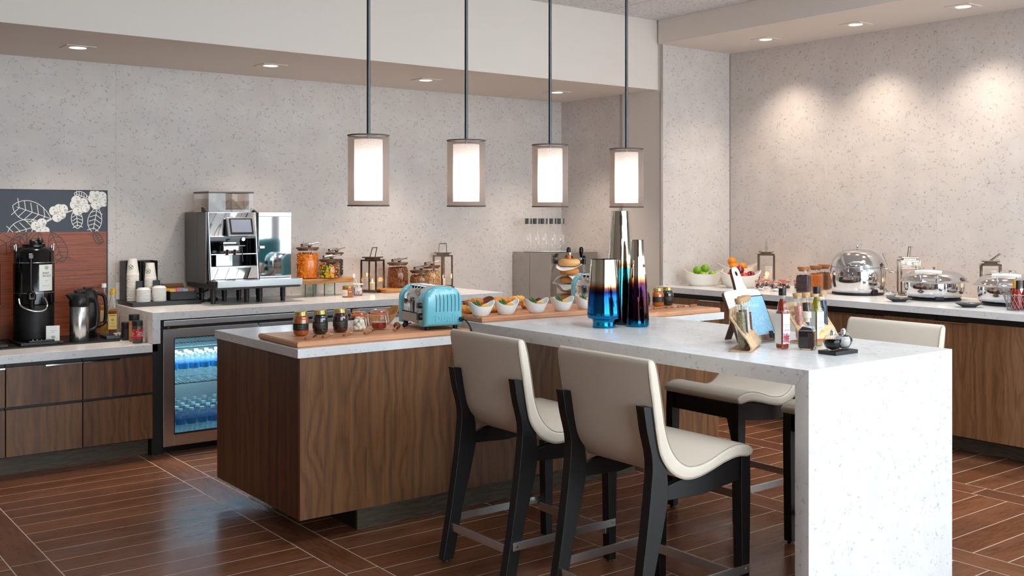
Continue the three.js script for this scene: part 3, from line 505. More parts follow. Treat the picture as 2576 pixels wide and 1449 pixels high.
function urn(x, label, title, lines) {
  const t = thing('coffee_urn', label, 'urn', [x, MAT, -7.06], 0, 'black coffee urns on the low worktop'), R = 0.122;
  P(t, 'stand', mg([rb(0.25, 0.02, 0.36, 0.006, 0, 0.01, 0.04), lat([[0, 0.02], [R - 0.004, 0.02], [R - 0.002, 0.03], [R - 0.002, 0.24], [0, 0.242]], 40)]), M.black);
  P(t, 'drip_tray', rb(0.15, 0.012, 0.1, 0.004, 0, 0.026, 0.16), M.blackGloss); P(t, 'drip_grid', mg([-2, -1, 0, 1, 2].map(k => rod([k * 0.025, 0.034, 0.12], [k * 0.025, 0.034, 0.2], 0.002, 6))), M.chrome);
  P(t, 'body', lat([[0, 0.36], [R - 0.01, 0.36], [R, 0.37], [R, 0.63], [R - 0.004, 0.635], [R - 0.004, 0.70], [R - 0.02, 0.72], [0.07, 0.728], [0.068, 0.745], [0, 0.748]], 48), M.blackGloss);
  P(t, 'band', mg([tor(R, 0.0025, 0, 0.63, 0), tor(R, 0.0025, 0, 0.44, 0)]), M.chrome);
  P(t, 'lid_lever', mg([rb(0.05, 0.022, 0.1, 0.008, 0.01, 0.755, 0.03), sph(0.02, 0.02, 0.765, 0.07), rb(0.04, 0.03, 0.05, 0.01, 0, 0.76, -0.02)]), M.blackSatin);
  for (const s of [-1, 1]) P(t, 'lift_handle', rods([[s * 0.108, 0.69, 0.03], [s * 0.112, 0.745, 0.03], [s * 0.112, 0.745, -0.02], [s * 0.108, 0.69, -0.02]], 0.0055), M.chrome);
  P(t, 'sight_tube', mg([rod([-0.045, 0.42, 0.124], [-0.045, 0.66, 0.124], 0.008), rb(0.04, 0.04, 0.03, 0.01, -0.045, 0.67, 0.115)]), M.blackGloss);
  P(t, 'faucet', mg([rb(0.05, 0.05, 0.06, 0.012, -0.045, 0.42, 0.13), cy(0.018, 0.014, 0.06, -0.045, 0.375, 0.15), rod([-0.045, 0.42, 0.16], [-0.045, 0.455, 0.185], 0.009)]), M.blackGloss);
  P(t, 'cup_guard', tube([[-0.12, 0.41, 0.15], [-0.115, 0.37, 0.19], [-0.04, 0.335, 0.21], [0.02, 0.34, 0.2], [0.04, 0.37, 0.17], [0.03, 0.41, 0.14]], 0.006, 40), M.chrome);
  const tx = canvasTex(256, 512, (g, w, h) => { g.fillStyle = '#e9ebe6'; g.fillRect(0, 0, w, h); siren(g, w / 2, 62, 34, GREEN); g.fillStyle = '#2b2b2b'; g.textAlign = 'center'; g.font = 'bold 50px serif'; title.forEach((s, i) => g.fillText(s, w / 2 + (i ? 12 : -12), 185 + i * 54)); g.font = '20px sans-serif'; g.fillStyle = '#777'; lines.forEach((s, i) => g.fillText(s, w / 2, 320 + i * 34)); });
  P(t, 'front_label', wrap(R + 0.001, 0.165, 0.535, 0.42, 0.78), print(tx, 0.4));
  for (const c of t.children) if (!['stand', 'drip_tray', 'drip_grid'].includes(c.name)) c.position.y = -0.122;
  return t;
}
urn(1.275, 'black coffee urn with white hot water label, cut off at the left', ['HOT', 'WATER'], []);
urn(1.592, 'black coffee urn with white printed label, in full view', ['PIKE', 'PLACE'], ['ROAST', '71', '', 'MEDIUM ROAST']);
{ const tx = canvasTex(128, 192, (g, w, h) => { g.fillStyle = '#eef0ee'; g.fillRect(0, 0, w, h); g.fillStyle = '#888'; g.font = '13px sans-serif'; g.textAlign = 'center'; g.fillText('Starbucks', w / 2 + 10, 62); g.fillText('Coffee', w / 2, 82); siren(g, w / 2 + 4, 138, 17, '#1d4a3c'); });
  const t = thing('table_card', 'small white standing card in front of the coffee urn', 'card', [1.66, MAT + 0.012, -6.87], -0.25); P(t, 'holder', rb(0.09, 0.008, 0.05, 0.002, 0, -0.0, 0), M.blackGloss); const c = P(t, 'card', rb(0.078, 0.1, 0.003, 0.001, 0, 0.053, 0), M.paper); P(c, 'print', sheet(0.076, 0.098, 0, 0.053, 0.0017), print(tx)); }
function airpot(pos, label, steel, turn, s = 1) {
  const t = thing('thermal_carafe', label, 'carafe', pos, turn, 'thermal carafes on the low worktop'), R = 0.058 * s, H = 0.22 * s;
  P(t, 'body', lat([[0, 0], [R - 0.004, 0], [R, 0.006], [R, H], [R - 0.003, H + 0.004], [0, H + 0.005]], 40), steel ? M.steel : M.blackSatin);
  P(t, 'top', lat([[R - 0.002, H + 0.003], [R + 0.003, H + 0.02], [R + 0.001, H + 0.05], [R - 0.012, H + 0.078], [0.02, H + 0.088], [0, H + 0.088]], 40), M.blackSatin);
  P(t, 'spout', ext([[-R + 0.005, H + 0.04], [-R - 0.03, H + 0.082], [-R - 0.005, H + 0.088], [0, H + 0.094], [0.02, H + 0.084], [-R + 0.02, H + 0.075]], 0.036, 0.006, 0), M.blackSatin);
  P(t, 'lever', rb(0.06, 0.012, 0.034, 0.005, 0.006, H + 0.095, 0), M.blackSatin);
  P(t, 'handle', tube([[R - 0.01, H + 0.06, 0], [R + 0.05, H + 0.04, 0], [R + 0.066, H * 0.7, 0], [R + 0.05, H * 0.35, 0], [R - 0.004, H * 0.28, 0]], 0.012, 30), M.blackSatin);
  return t;
}
airpot([1.83, MAT, -6.92], 'brushed steel thermal carafe with black pour lid', true, 0.25);
airpot([1.93, MAT, -7.1], 'all black thermal carafe behind the steel one', false, 0.2, 1.05);
// syrup bottles
function syrup(pos, label, liquid, cap, H, hasLabel) {
  const t = thing('syrup_bottle', label, 'bottle', pos, -0.3, 'syrup bottles beside the carafes'), W = 0.058, b = 0.64 * H;
  P(t, 'glass_body', mg([rb(W, b, W * 0.9, 0.012, 0, b / 2, 0, 3), lat([[W * 0.46, b - 0.012], [W * 0.42, b + 0.012], [0.017, b + 0.05], [0.0135, b + 0.066], [0.0135, H - 0.02]], 24)]), M.glass);
  P(t, 'syrup', mg([rb(W - 0.008, b - 0.03, W * 0.9 - 0.008, 0.01, 0, b / 2 - 0.01, 0, 2)]), liquid);
  P(t, 'cap', mg([cy(0.016, 0.016, 0.026, 0, H - 0.013, 0, 20), cy(0.0175, 0.0175, 0.006, 0, H - 0.024, 0, 20)]), cap);
  if (hasLabel) { const tx = canvasTex(128, 256, (g, w, h) => { g.fillStyle = '#e2c26a'; g.fillRect(0, 0, w, h); g.fillStyle = '#5a4a20'; g.fillRect(14, 18, 100, 12); siren(g, w / 2, 96, 20, '#3b4f48'); g.font = '13px sans-serif'; g.textAlign = 'center'; g.fillText('VANILLA', w / 2, 152); g.fillText('SYRUP', w / 2, 172); g.fillRect(20, 200, 88, 3); g.fillRect(20, 212, 88, 3); }); P(t, 'front_label', sheet(W - 0.006, 0.1, 0, b * 0.46, W * 0.45 + 0.0012), print(tx)); }
  else P(t, 'front_label', rb(W - 0.012, 0.075, 0.001, 0.0004, 0, b * 0.56, W * 0.45 + 0.0008, 1), flat(0xcdb98a, 0.5));
  return t;
}
const liq = (c, r = 0.06) => phy({ color: c, roughness: r, transmission: 0.55, thickness: 0, ior: 1.35 });
syrup([2.085, MAT, -7.27], 'tall pale yellow syrup bottle with white cap', liq(0xd9ac3e), M.white, 0.34, false);
syrup([2.115, MAT, -7.165], 'amber syrup bottle with yellow cap behind the labelled one', liq(0xc08a24), flat(0xd7a52c), 0.31, false);
syrup([2.062, MAT + 0.022, -7.0], 'amber syrup bottle with yellow label standing in front', liq(0xa4601c), flat(0xd7a52c), 0.285, true);
{ const t = thing('serving_tray', 'small dark tray under the labelled syrup bottle', 'tray', [2.062, MAT, -6.985]); P(t, 'base', rb(0.13, 0.02, 0.15, 0.004, 0, 0.01, 0), M.charcoal); P(t, 'front_face', rb(0.128, 0.018, 0.003, 0.001, 0, 0.01, 0.0755), flat(0x6d6a78, 0.5)); }
for (let i = 0; i < 5; i++) solo('creamer_cup', `tiny white creamer cup on the dark tray, ${ORD[i % 3]} in the ${i < 3 ? 'rear' : 'front'} row`, 'creamer', lat([[0, 0], [0.008, 0], [0.011, 0.014], [0.012, 0.0145], [0, 0.0145]], 14), M.white, [2.06 + (i % 3) * 0.024, MAT + 0.02, -6.94 + Math.floor(i / 3) * 0.024], 0, 'creamer cups on the small tray');
function shaker(pos, label, cap, body, lab) { const t = thing('topping_shaker', label, 'shaker', pos, 0, 'topping shakers beside the raised worktop'), R = 0.032; P(t, 'jar', lat([[0, 0], [R - 0.003, 0], [R, 0.004], [R, 0.11], [R - 0.002, 0.114], [0, 0.115]], 28), body); P(t, 'cap', lat([[R + 0.0005, 0.112], [R + 0.0005, 0.14], [R - 0.002, 0.143], [0, 0.143]], 28), cap); if (lab) P(t, 'front_label', wrap(R + 0.0008, 0.062, 0.06, CAMA, 4.6, 30), lab); return t; }
const redLab = print(canvasTex(256, 128, (g, w, h) => { g.fillStyle = '#b3161c'; g.fillRect(0, 0, w, h); g.fillStyle = '#f3e6e2'; for (let i = 0; i < 26; i++) { g.beginPath(); g.arc(rnd() * w, rnd() * h, 3 + rnd() * 3, 0, 7); g.fill(); } g.font = 'bold 16px sans-serif'; g.textAlign = 'center'; for (const x of [64, 192]) { g.fillText('CRUSHED', x, 50); g.fillText('PEPPERMINT', x, 72); g.fillText('TOPPING', x, 96); } }));
shaker([2.118, LOW, -6.665], 'topping shaker with red printed wrap and black cap', M.black, phy({ color: 0x4a3a30, roughness: 0.2 }), redLab);
shaker([2.128, LOW, -6.765], 'tan topping shaker with black cap behind the red one', M.black, flat(0xa9754a, 0.5), flat(0xb98656, 0.6)).scale.y = 1.22;
shaker([2.112, LOW, -6.87], 'all black topping shaker beside the quartz end panel', M.black, M.blackSatin, flat(0x17171a, 0.4)).scale.y = 0.82;

// ---------------------------------------------------------------- cup organizer on the raised worktop
{
  const ox = 2.19, oz = -6.99, t = thing('cup_organizer', 'black cup and lid organizer on the raised worktop', 'organizer', [ox, TOP, oz]);
  P(t, 'base', ext([[0, 0], [0, 0.024], [-0.012, 0.028], [-0.33, 0.028], [-0.33, 0]].map(([z, y]) => [-z, y]), 0.465, 0.002).rotateY(Math.PI / 2).translate(0.2325, 0, 0), M.charcoal, 'dark grey sloped tray');
  for (const [a, b] of [[0.012, 0.12], [0.135, 0.235]]) P(t, 'cup_bay', mg([rbb(a, a + 0.006, 0.028, 0.3, -0.325, -0.2, 0.003), rbb(b - 0.006, b, 0.028, 0.3, -0.325, -0.2, 0.003), rbb(a, b, 0.028, 0.3, -0.325, -0.318, 0.003), rbb(b - 0.048, b, 0.06, 0.165, -0.163, -0.158, 0.002), rbb(b - 0.006, b, 0.06, 0.165, -0.205, -0.158, 0.002)]), M.blackSatin);
  const paper = flat(0xefe9df, 0.7), cupTex = print(canvasTex(128, 128, (g, w, h) => { g.fillStyle = '#efe9df'; g.fillRect(0, 0, w, h); siren(g, w / 2, h / 2, 44, GREEN); }), 0.7);
  const pr = [[0, 0.108], [0.029, 0.108], [0.0295, 0.104], [0.042, 0.004], [0.0445, 0.003], [0.0445, 0.0], [0.041, 0]];
  const stack = (x, z, n, label) => { for (let i = 0; i < n; i++) { const top = i === n - 1; const c = thing('paper_cup', top ? `${label}, topmost with round green emblem` : `${label}, ${ORD[n - 1 - i]} from the top of its nested stack`, 'cup', [ox + x, TOP + 0.029 + i * 0.0105, oz + z], 0, `${label} stack`); P(c, 'wall', lat(pr, 24), paper); if (top) { const k = (0.042 - 0.0295) / 0.1; const g = new THREE.CylinderGeometry(0.03555 - 0.0225 * k + 0.0012, 0.03555 + 0.0225 * k + 0.0012, 0.045, 16, 1, true, CAMA - 0.66, 1.32).translate(0, 0.052, 0); P(c, 'emblem', g, cupTex); } } };
  stack(0.066, -0.215, 18, 'tall paper cup'); stack(0.185, -0.215, 15, 'short paper cup');
  const lidP = [[0, 0.012], [0.03, 0.012], [0.033, 0.016], [0.039, 0.0155], [0.04, 0.008], [0.046, 0.006], [0.047, 0.003], [0.046, 0]];
  const lids = (x, n, label) => { for (let i = 0; i < n; i++) solo('sip_cover', i === n - 1 ? `${label}, topmost` : `${label}, ${ORD[n - 1 - i]} from the top`, 'cover', lat(lidP, 28), M.white, [ox + x, TOP + 0.029 + i * 0.0085, oz - 0.085], 0, label); };
  lids(0.098, 10, 'white cup lid in the left pile'); lids(0.205, 11, 'white cup lid in the right pile');
  const bxx = thing('packet_box', 'black box of sugar packets beside the coffee machine', 'box', [ox + 0.27, TOP + 0.028, oz - 0.22]);
  P(bxx, 'box', mg([bb(0, 0.185, 0, 0.004, 0, 0.17), bb(0, 0.004, 0, 0.06, 0, 0.17), bb(0.181, 0.185, 0, 0.06, 0, 0.17), bb(0.004, 0.181, 0, 0.06, 0.166, 0.17), bb(0.004, 0.181, 0, 0.06, 0, 0.004), bb(0.004, 0.181, 0, 0.06, 0.085, 0.088)]), M.blackSatin);
  const pc = [[0xe6b93c, 'yellow'], [0xe07a86, 'pink'], [0x9fb7cf, 'pale blue'], [0xb4703c, 'brown']].map(([c, n]) => [flat(c, 0.7), n]);
  for (let k = 0; k < 4; k++) for (let r = 0; r < 2; r++) for (let i = 0; i < 4; i++) { const m = solo('sugar_packet', `${pc[k][1]} sugar packet in the ${r ? 'front' : 'rear'} row of the black box, ${ORD[3 - i]} from the front`, 'packet', rb(0.038, 0.056, 0.004, 0.0015, 0, 0, 0, 1), pc[k][0], [ox + 0.27 + 0.026 + k * 0.044, TOP + 0.028 + 0.045 + (i % 2) * 0.004, oz - 0.22 + 0.02 + r * 0.082 + i * 0.016], rr(-0.08, 0.08), 'sugar packets in the black box'); m.rotation.x = -0.3; }
  const st = thing('stirrer_tray', 'brown cardboard tray of stirrers behind the sugar packets', 'tray', [ox + 0.28, TOP + 0.028, oz - 0.31]); P(st, 'tray', rb(0.17, 0.085, 0.05, 0.003, 0.085, 0.0425, 0), flat(0x8a6038, 0.8)); P(st, 'flap', rb(0.16, 0.02, 0.003, 0.001, 0.085, 0.092, 0.022), flat(0x9a6c42, 0.8));
}
// ---------------------------------------------------------------- coffee machine
{
  const t = thing('coffee_machine', 'stainless automatic coffee machine with mirrored front and clear hoppers', 'coffee machine', [2.68, TOP, -6.75]);
  const y0 = 0.12, tr = 0.166, y1 = 0.635, W = 0.63, zf = -0.13, zb = -0.575;
  const body = P(t, 'body', mg([rbb(-0.012, W, tr - 0.03, y1, zb, zf - 0.215, 0.003), rbb(-0.012, 0.0, tr - 0.03, y1, zf - 0.216, zf - 0.06, 0.003), rbb(W - 0.01, W, tr - 0.03, y1, zf - 0.216, zf - 0.075, 0.003), rbb(-0.012, W, y1 - 0.008, y1, zf - 0.216, zf - 0.078, 0.003), rbb(0.36, 0.378, tr - 0.03, y1, zf - 0.216, zf - 0.08, 0.003)]), M.machine ??= std({ color: 0x6f6b68, metalness: 0.85, roughness: 0.38 }));
  P(t, 'base_plate', rbb(-0.005, W - 0.01, 0.105, y0 + 0.02, zb + 0.01, -0.02, 0.003), M.charcoal);
  P(t, 'drip_ledge', rbb(0, W, y0, tr, zf, 0, 0.003), M.steel); P(t, 'ledge_end', rbb(-0.016, 0, y0 + 0.004, tr - 0.004, zf, -0.03, 0.002), M.blackSatin);
  // slanted cheek plates
  const cheek = (x) => ext([[0.02 - zf, tr], [0.15 - zf, tr], [0.17 - zf, y1 + 0.035], [0.02 - zf + 0.055, y1 + 0.005]].map(([z, y]) => [z, y]), 0.012, 0.001).rotateY(Math.PI / 2).translate(x, 0, 0);
  P(t, 'cheek_plate', cheek(0.006), M.charcoal); P(t, 'cheek_plate', cheek(0.366), M.charcoal);
  const zs = (y) => zf - 0.02 - 0.055 * (y - tr) / (y1 - tr);    // front plane leans back
  const face = (xa, xb, ya, yb, d = 0.008) => { const q = (y) => -zs(y); return ext([[q(ya), ya], [q(yb), yb], [q(yb) + d, yb], [q(ya) + d, ya]], xb - xa, 0.0006).rotateY(Math.PI / 2).translate((xa + xb) / 2, 0, 0); };
  P(t, 'upper_mirror', face(0.02, 0.352, 0.47, y1 - 0.004), M.mirror); P(t, 'lower_mirror', face(0.02, 0.352, tr + 0.004, 0.245), M.mirror);
  P(t, 'front_frame', mg([face(0.0, 0.018, tr, y1, 0.02), face(0.354, 0.372, tr, y1, 0.02), face(0.018, 0.354, y1 - 0.006, y1, 0.02), face(0.018, 0.354, 0.464, 0.47, 0.02), face(0.018, 0.354, 0.245, 0.256, 0.02)]), M.steel);
  P(t, 'bay', mg([bb(0.018, 0.354, 0.256, 0.464, zf - 0.2, zf - 0.195), bb(0.018, 0.354, 0.256, 0.26, zf - 0.2, zf - 0.05), bb(0.018, 0.354, 0.45, 0.464, zf - 0.2, zf - 0.06)]), M.blackGloss);
  P(t, 'cup_shelf', rbb(0.02, 0.352, 0.338, 0.345, zf - 0.15, zf - 0.04, 0.001), M.steel);
  P(t, 'splash_panel', rbb(0.1, 0.22, 0.256, 0.335, zf - 0.16, zf - 0.15, 0.001), M.steel);
  P(t, 'brew_spout', mg([rb(0.12, 0.05, 0.07, 0.01, 0.165, 0.385, zf - 0.07), cy(0.02, 0.014, 0.04, 0.135, 0.355, zf - 0.05, 16), cy(0.02, 0.014, 0.04, 0.19, 0.355, zf - 0.05, 16), rb(0.15, 0.008, 0.012, 0.004, 0.19, 0.4, zf - 0.03), rb(0.1, 0.02, 0.06, 0.006, 0.165, 0.42, zf - 0.09)]), M.chrome);
  P(t, 'steam_wand', rods([[0.245, 0.43, zf - 0.07], [0.245, 0.4, zf - 0.05], [0.25, 0.29, zf - 0.04]], 0.007), M.blackSatin);
  P(t, 'control_knob', cyz(0.013, 0.02, 0.26, 0.445, zf - 0.06), M.steel);
  const sc = P(t, 'display', rb(0.2, 0.135, 0.016, 0.004, 0, 0, 0), M.steel); sc.position.set(0.225, 0.533, zs(0.53) + 0.045); sc.rotation.x = -0.3;
  P(sc, 'display_bezel', rb(0.17, 0.118, 0.004, 0.002, 0.003, 0, 0.0085), M.black);
  P(sc, 'screen', sheet(0.145, 0.093, 0.002, 0.004, 0.0108), print(canvasTex(256, 160, (g, w, h) => { g.fillStyle = '#8f96a8'; g.fillRect(0, 0, w, h); }), 0.12));
  P(t, 'display_bracket', ext([[0, 0], [0.06, 0], [0.015, 0.13], [0, 0.13]], 0.17, 0.001).rotateY(-Math.PI / 2).translate(0.225, 0.468, zs(0.5) - 0.02), M.black);
  const dr = P(t, 'milk_door', rbb(0.378, W, tr + 0.012, y1 - 0.03, zf - 0.075, zf - 0.06, 0.002), M.mirror, 'tall mirrored door'); P(dr, 'door_pull', rbb(0.38, 0.42, 0.375, 0.396, zf - 0.06, zf - 0.045, 0.004), M.steel);
  P(t, 'door_rail', mg([rbb(0.376, W, y1 - 0.03, y1, zf - 0.08, zf - 0.056, 0.002), rbb(0.376, W, tr, tr + 0.011, zf - 0.08, zf - 0.056, 0.001)]), M.steel);
  for (const [x, z] of [[0.03, -0.16], [0.27, -0.15], [0.37, -0.15], [0.54, -0.14], [0.2, -0.38], [0.31, -0.38], [0.45, -0.36], [0.06, -0.45]]) P(t, 'foot', mg([cy(0.019, 0.019, 0.08, x, 0.07, z, 20), cy(0.016, 0.016, 0.03, x, 0.016, z, 20)]), M.blackSatin);
  P(t, 'valve', rb(0.06, 0.018, 0.04, 0.004, 0.2, 0.1, -0.18), M.steel);
  P(t, 'power_cord', tube([[0.0, 0.01, -0.5], [0.01, 0.012, -0.28], [0.07, 0.04, -0.26], [0.13, 0.012, -0.34], [0.06, 0.01, -0.46], [0.0, 0.05, -0.4], [0.05, 0.09, -0.3]], 0.006, 70), M.black);
  // bean hoppers
  for (const [a, b] of [[0.03, 0.198], [0.2, 0.36]]) {
    const hp = P(t, 'bean_hopper', mg([bb(a, a + 0.003, y1, y1 + 0.135, -0.52, -0.24), bb(b - 0.003, b, y1, y1 + 0.135, -0.52, -0.24), bb(a, b, y1, y1 + 0.135, -0.243, -0.24), bb(a, b, y1, y1 + 0.135, -0.52, -0.517)]), M.tint);
    P(hp, 'chute', mg([bx(0.002, 0.13, 0.27).rotateZ(0.72).translate(a + 0.055, y1 + 0.045, -0.38), bx(0.002, 0.1, 0.27).rotateZ(-0.72).translate(b - 0.045, y1 + 0.045, -0.38)]), M.tint);
    P(hp, 'lid', rbb(a - 0.003, b + 0.003, y1 + 0.135, y1 + 0.147, -0.525, -0.235, 0.003), M.hopLid ??= flat(0x3a4246, 0.3));
  }
}

// ---------------------------------------------------------------- shared builders: lanterns, jars, boards
function lantern(pos, label, turn, h = 0.25, w = 0.125, swing = 0) {
  const t = thing('candle_lantern', label, 'lantern', pos, turn, 'metal candle lanterns'), a = w / 2, m = M.lanternMetal ??= std({ color: 0x8f8478, metalness: 1, roughness: 0.2 }), s = 0.0055;
  P(t, 'base', mg([rb(w + 0.03, 0.012, w + 0.03, 0.002, 0, 0.006, 0, 1), rb(w + 0.01, 0.012, w + 0.01, 0.002, 0, 0.018, 0, 1)]), m);
  for (const i of [-1, 1]) for (const j of [-1, 1]) P(t, 'post', bx(s * 2, h - 0.03, s * 2, i * a, 0.024 + (h - 0.03) / 2, j * a), m);
  P(t, 'top_frame', mg([bx(w + s * 2, 0.012, s * 2, 0, h, a), bx(w + s * 2, 0.012, s * 2, 0, h, -a), bx(s * 2, 0.012, w, a, h, 0), bx(s * 2, 0.012, w, -a, h, 0), rb(w * 0.7, 0.014, w * 0.7, 0.002, 0, h + 0.012, 0, 1), rb(w * 0.95, 0.009, w * 0.95, 0.002, 0, h + 0.024, 0, 1)]), m);
  for (const g of [bx(w, h - 0.04, 0.002, 0, h / 2 + 0.01, a), bx(w, h - 0.04, 0.002, 0, h / 2 + 0.01, -a), bx(0.002, h - 0.04, w, a, h / 2 + 0.01, 0), bx(0.002, h - 0.04, w, -a, h / 2 + 0.01, 0)]) P(t, 'glass_pane', g, M.glass);
  const hd = P(t, 'handle', rods([[-0.042, 0, 0], [-0.038, 0.075, 0], [0.038, 0.075, 0], [0.042, 0, 0]], 0.0042, 6), m); hd.position.set(0, h + 0.028, 0); hd.rotation.x = swing;
  const c = P(t, 'candle', lat([[0, 0.024], [0.022, 0.024], [0.022, 0.075], [0.019, 0.078], [0, 0.074]], 24), M.wax ??= phy({ color: 0xf6e6cc, roughness: 0.5, emissive: 0xffb060, emissiveIntensity: 0.12 }));
  P(c, 'flame', lat([[0, 0.08], [0.004, 0.086], [0.0052, 0.093], [0.003, 0.102], [0, 0.11]], 12), M.flame ??= glow(0xffc56a, 9));
  const l = new THREE.PointLight(0xffb463, 0.016, 0, 2); l.position.set(0, 0.094, 0); l.castShadow = true; t.add(l); return t;
}
// round canister with wooden lid and metal scoop on top
function canister(pos, label, R, H, fill, filler, turn = 0, scoop = true) {
  const t = thing('snack_canister', label, 'jar', pos, turn, 'glass canisters with wooden lids');
  P(t, 'glass_body', lat([[0, 0.003], [R - 0.008, 0.0025], [R - 0.001, 0.01], [R, 0.016], [R, H - 0.024], [R - 0.004, H - 0.014], [R - 0.011, H - 0.006], [R - 0.011, H + 0.006]], 48), M.glass);
  P(t, 'wood_lid', mg([uvm(cy(R - 0.002, R - 0.002, 0.013, 0, H + 0.013, 0, 40), 'x', 0.2), cy(R - 0.013, R - 0.013, 0.012, 0, H + 0.002, 0, 40)]), M.walnutA);
  if (scoop) P(t, 'scoop', mg([new THREE.CylinderGeometry(0.017, 0.019, 0.07, 20, 1, true, 0, 3.6).rotateZ(Math.PI / 2).translate(-0.015, 0.014, 0), sph(0.0185, 0.02, 0.014, 0, 16, 10), rod([0.02, 0.016, 0], [0.1, 0.02, 0], 0.0055)].map(g => g.rotateZ(0.1).translate(0, H + 0.022, 0))), M.chrome);
  const s = P(t, 'contents', filler(R - 0.006, fill), M[fill] ?? M.white); s.userData.kind = 'stuff'; return t;
}
// pieces packed in a cylinder: many small copies just inside the wall and on the top
function packed(geos, n, size) {
  return (R, kind, H = 0.1) => {
    const out = [cy(R - size * 1.2, R - size * 1.2, H - size, 0, 0.006 + (H - size) / 2, 0, 24)];
    for (let i = 0; i < n; i++) {
      const top = i < n * 0.25, a = rr(0, 6.283), r = top ? (R - size) * Math.sqrt(rnd()) : R - size * rr(0.6, 1.1), y = top ? H - size * rr(0, 1) : rr(size * 0.6, H - size * 0.5);
      out.push(geos[i % geos.length].clone().applyMatrix4(new THREE.Matrix4().makeRotationFromEuler(new THREE.Euler(rr(0, 6), rr(0, 6), rr(0, 6)))).translate(r * Math.cos(a), y + 0.004, r * Math.sin(a)));
    }
    return mg(out);
  };
}
function vcol(g, cols, per) {                                 // one colour for each piece of per vertices
  const n = g.attributes.position.count, c = new Float32Array(n * 3), k = new THREE.Color(); let cur = 0;
  for (let i = 0; i < n; i++) { if (i % per === 0) k.set(cols[Math.floor(rnd() * cols.length)]); c.set([k.r, k.g, k.b], i * 3); } g.setAttribute('color', new THREE.BufferAttribute(c, 3)); return g;
}
Object.assign(M, { cheese: flat(0xef8a1e, 0.55), bean: flat(0x3b2620, 0.4), pretzel: flat(0x9a5524, 0.4), mix: flat(0xa8703c, 0.5), cashew: flat(0xdfae72, 0.5) });
// ---------------------------------------------------------------- snacks on the raised worktop
{
  const t = thing('olive_wood_riser', 'live edge olive wood riser on glass legs under snack jars', 'riser', [3.62, TOP, -7.12]);
  const o = spline([[-0.2, -0.1], [-0.05, -0.115], [0.1, -0.1], [0.28, -0.085], [0.29, 0.02], [0.24, 0.09], [0.1, 0.1], [-0.02, 0.115], [-0.13, 0.105], [-0.2, 0.07], [-0.215, -0.02]], 60, true).slice(0, -1);
  P(t, 'slab', uvm(ext(o, 0.034, 0.006).rotateX(Math.PI / 2).translate(0, 0.117, 0), 'x', 0.5), M.olive);
  for (const [x, z, r] of [[-0.09, 0.03, 0.5], [0.1, -0.01, 0.2], [0.0, -0.05, 1.2]]) { const g = P(t, 'glass_leg', bx(0.1, 0.1, 0.008).rotateY(r).translate(x, 0.05, z), M.glassGreen); P(g, 'glass_edge', mg([bx(0.004, 0.1, 0.0082).rotateY(r).translate(x - 0.05 * Math.cos(r), 0.05, z + 0.05 * Math.sin(r)), bx(0.004, 0.1, 0.0082).rotateY(r).translate(x + 0.05 * Math.cos(r), 0.05, z - 0.05 * Math.sin(r))]), M.glassEdge); }
  const y = TOP + 0.135;
  const stick = new THREE.CapsuleGeometry(0.0032, 0.02, 2, 6), ball = new THREE.IcosahedronGeometry(0.006, 0), drop = new THREE.IcosahedronGeometry(0.0085, 0), loop = new THREE.TorusGeometry(0.011, 0.0035, 5, 12), nut = new THREE.TorusGeometry(0.009, 0.0045, 5, 8, 3.6);
  canister([3.545, y, -7.15], 'tall canister of orange cheese snacks with scoop on lid', 0.088, 0.215, 'cheese', (R, k) => packed([stick, ball, stick], 420, 0.008)(R, k, 0.185), 0.15);
  const gum = canister([3.69, y, -7.075], 'low canister of coloured gummy candy with scoop on lid', 0.08, 0.125, 'gummy', (R, k) => packed([drop], 170, 0.0085)(R, k, 0.1), 0.1);
  const gm = gum.children.find(c => c.name === 'contents'); gm.geometry = vcol(gm.geometry, ['#d8a21c', '#c0301c', '#1f7a3c', '#e06a14', '#7a1f4a', '#24594a', '#e7c22c', '#a82018'], 60); gm.material = phy({ vertexColors: true, roughness: 0.25 });
  canister([3.80, y, -7.2], 'canister of dark beans half hidden behind the gummy candy', 0.072, 0.17, 'bean', (R, k) => packed([ball], 260, 0.007)(R, k, 0.13), 0.1);
  // second group on a plank
  const b = thing('serving_plank', 'pale wooden plank under the pretzel canisters', 'board', [4.46, TOP, -7.14]); P(b, 'plank', uvm(rb(0.62, 0.032, 0.26, 0.006, 0, 0.016, 0), 'x', 0.5), M.olive);
  const y2 = TOP + 0.033;
  canister([4.345, y2, -7.16], 'tall canister of brown pretzels with scoop on lid', 0.086, 0.18, 'pretzel', (R, k) => packed([loop], 330, 0.01)(R, k, 0.15), 0.1);
  canister([4.51, y2, -7.09], 'low canister of trail mix with scoop on lid', 0.08, 0.115, 'mix', (R, k) => packed([drop, nut], 230, 0.008)(R, k, 0.085), 0.1);
  canister([4.665, y2, -7.17], 'canister of pale cashew nuts with scoop on lid', 0.085, 0.145, 'cashew', (R, k) => packed([nut], 260, 0.009)(R, k, 0.11), 0.1);
}
lantern([4.12, TOP, -7.17], 'metal candle lantern beside the honey jar, handle tilted', 0.55, 0.255, 0.13, 0.25);
lantern([4.85, TOP, -7.26], 'metal candle lantern behind the cashew canister', 0.1, 0.27, 0.11, 0);
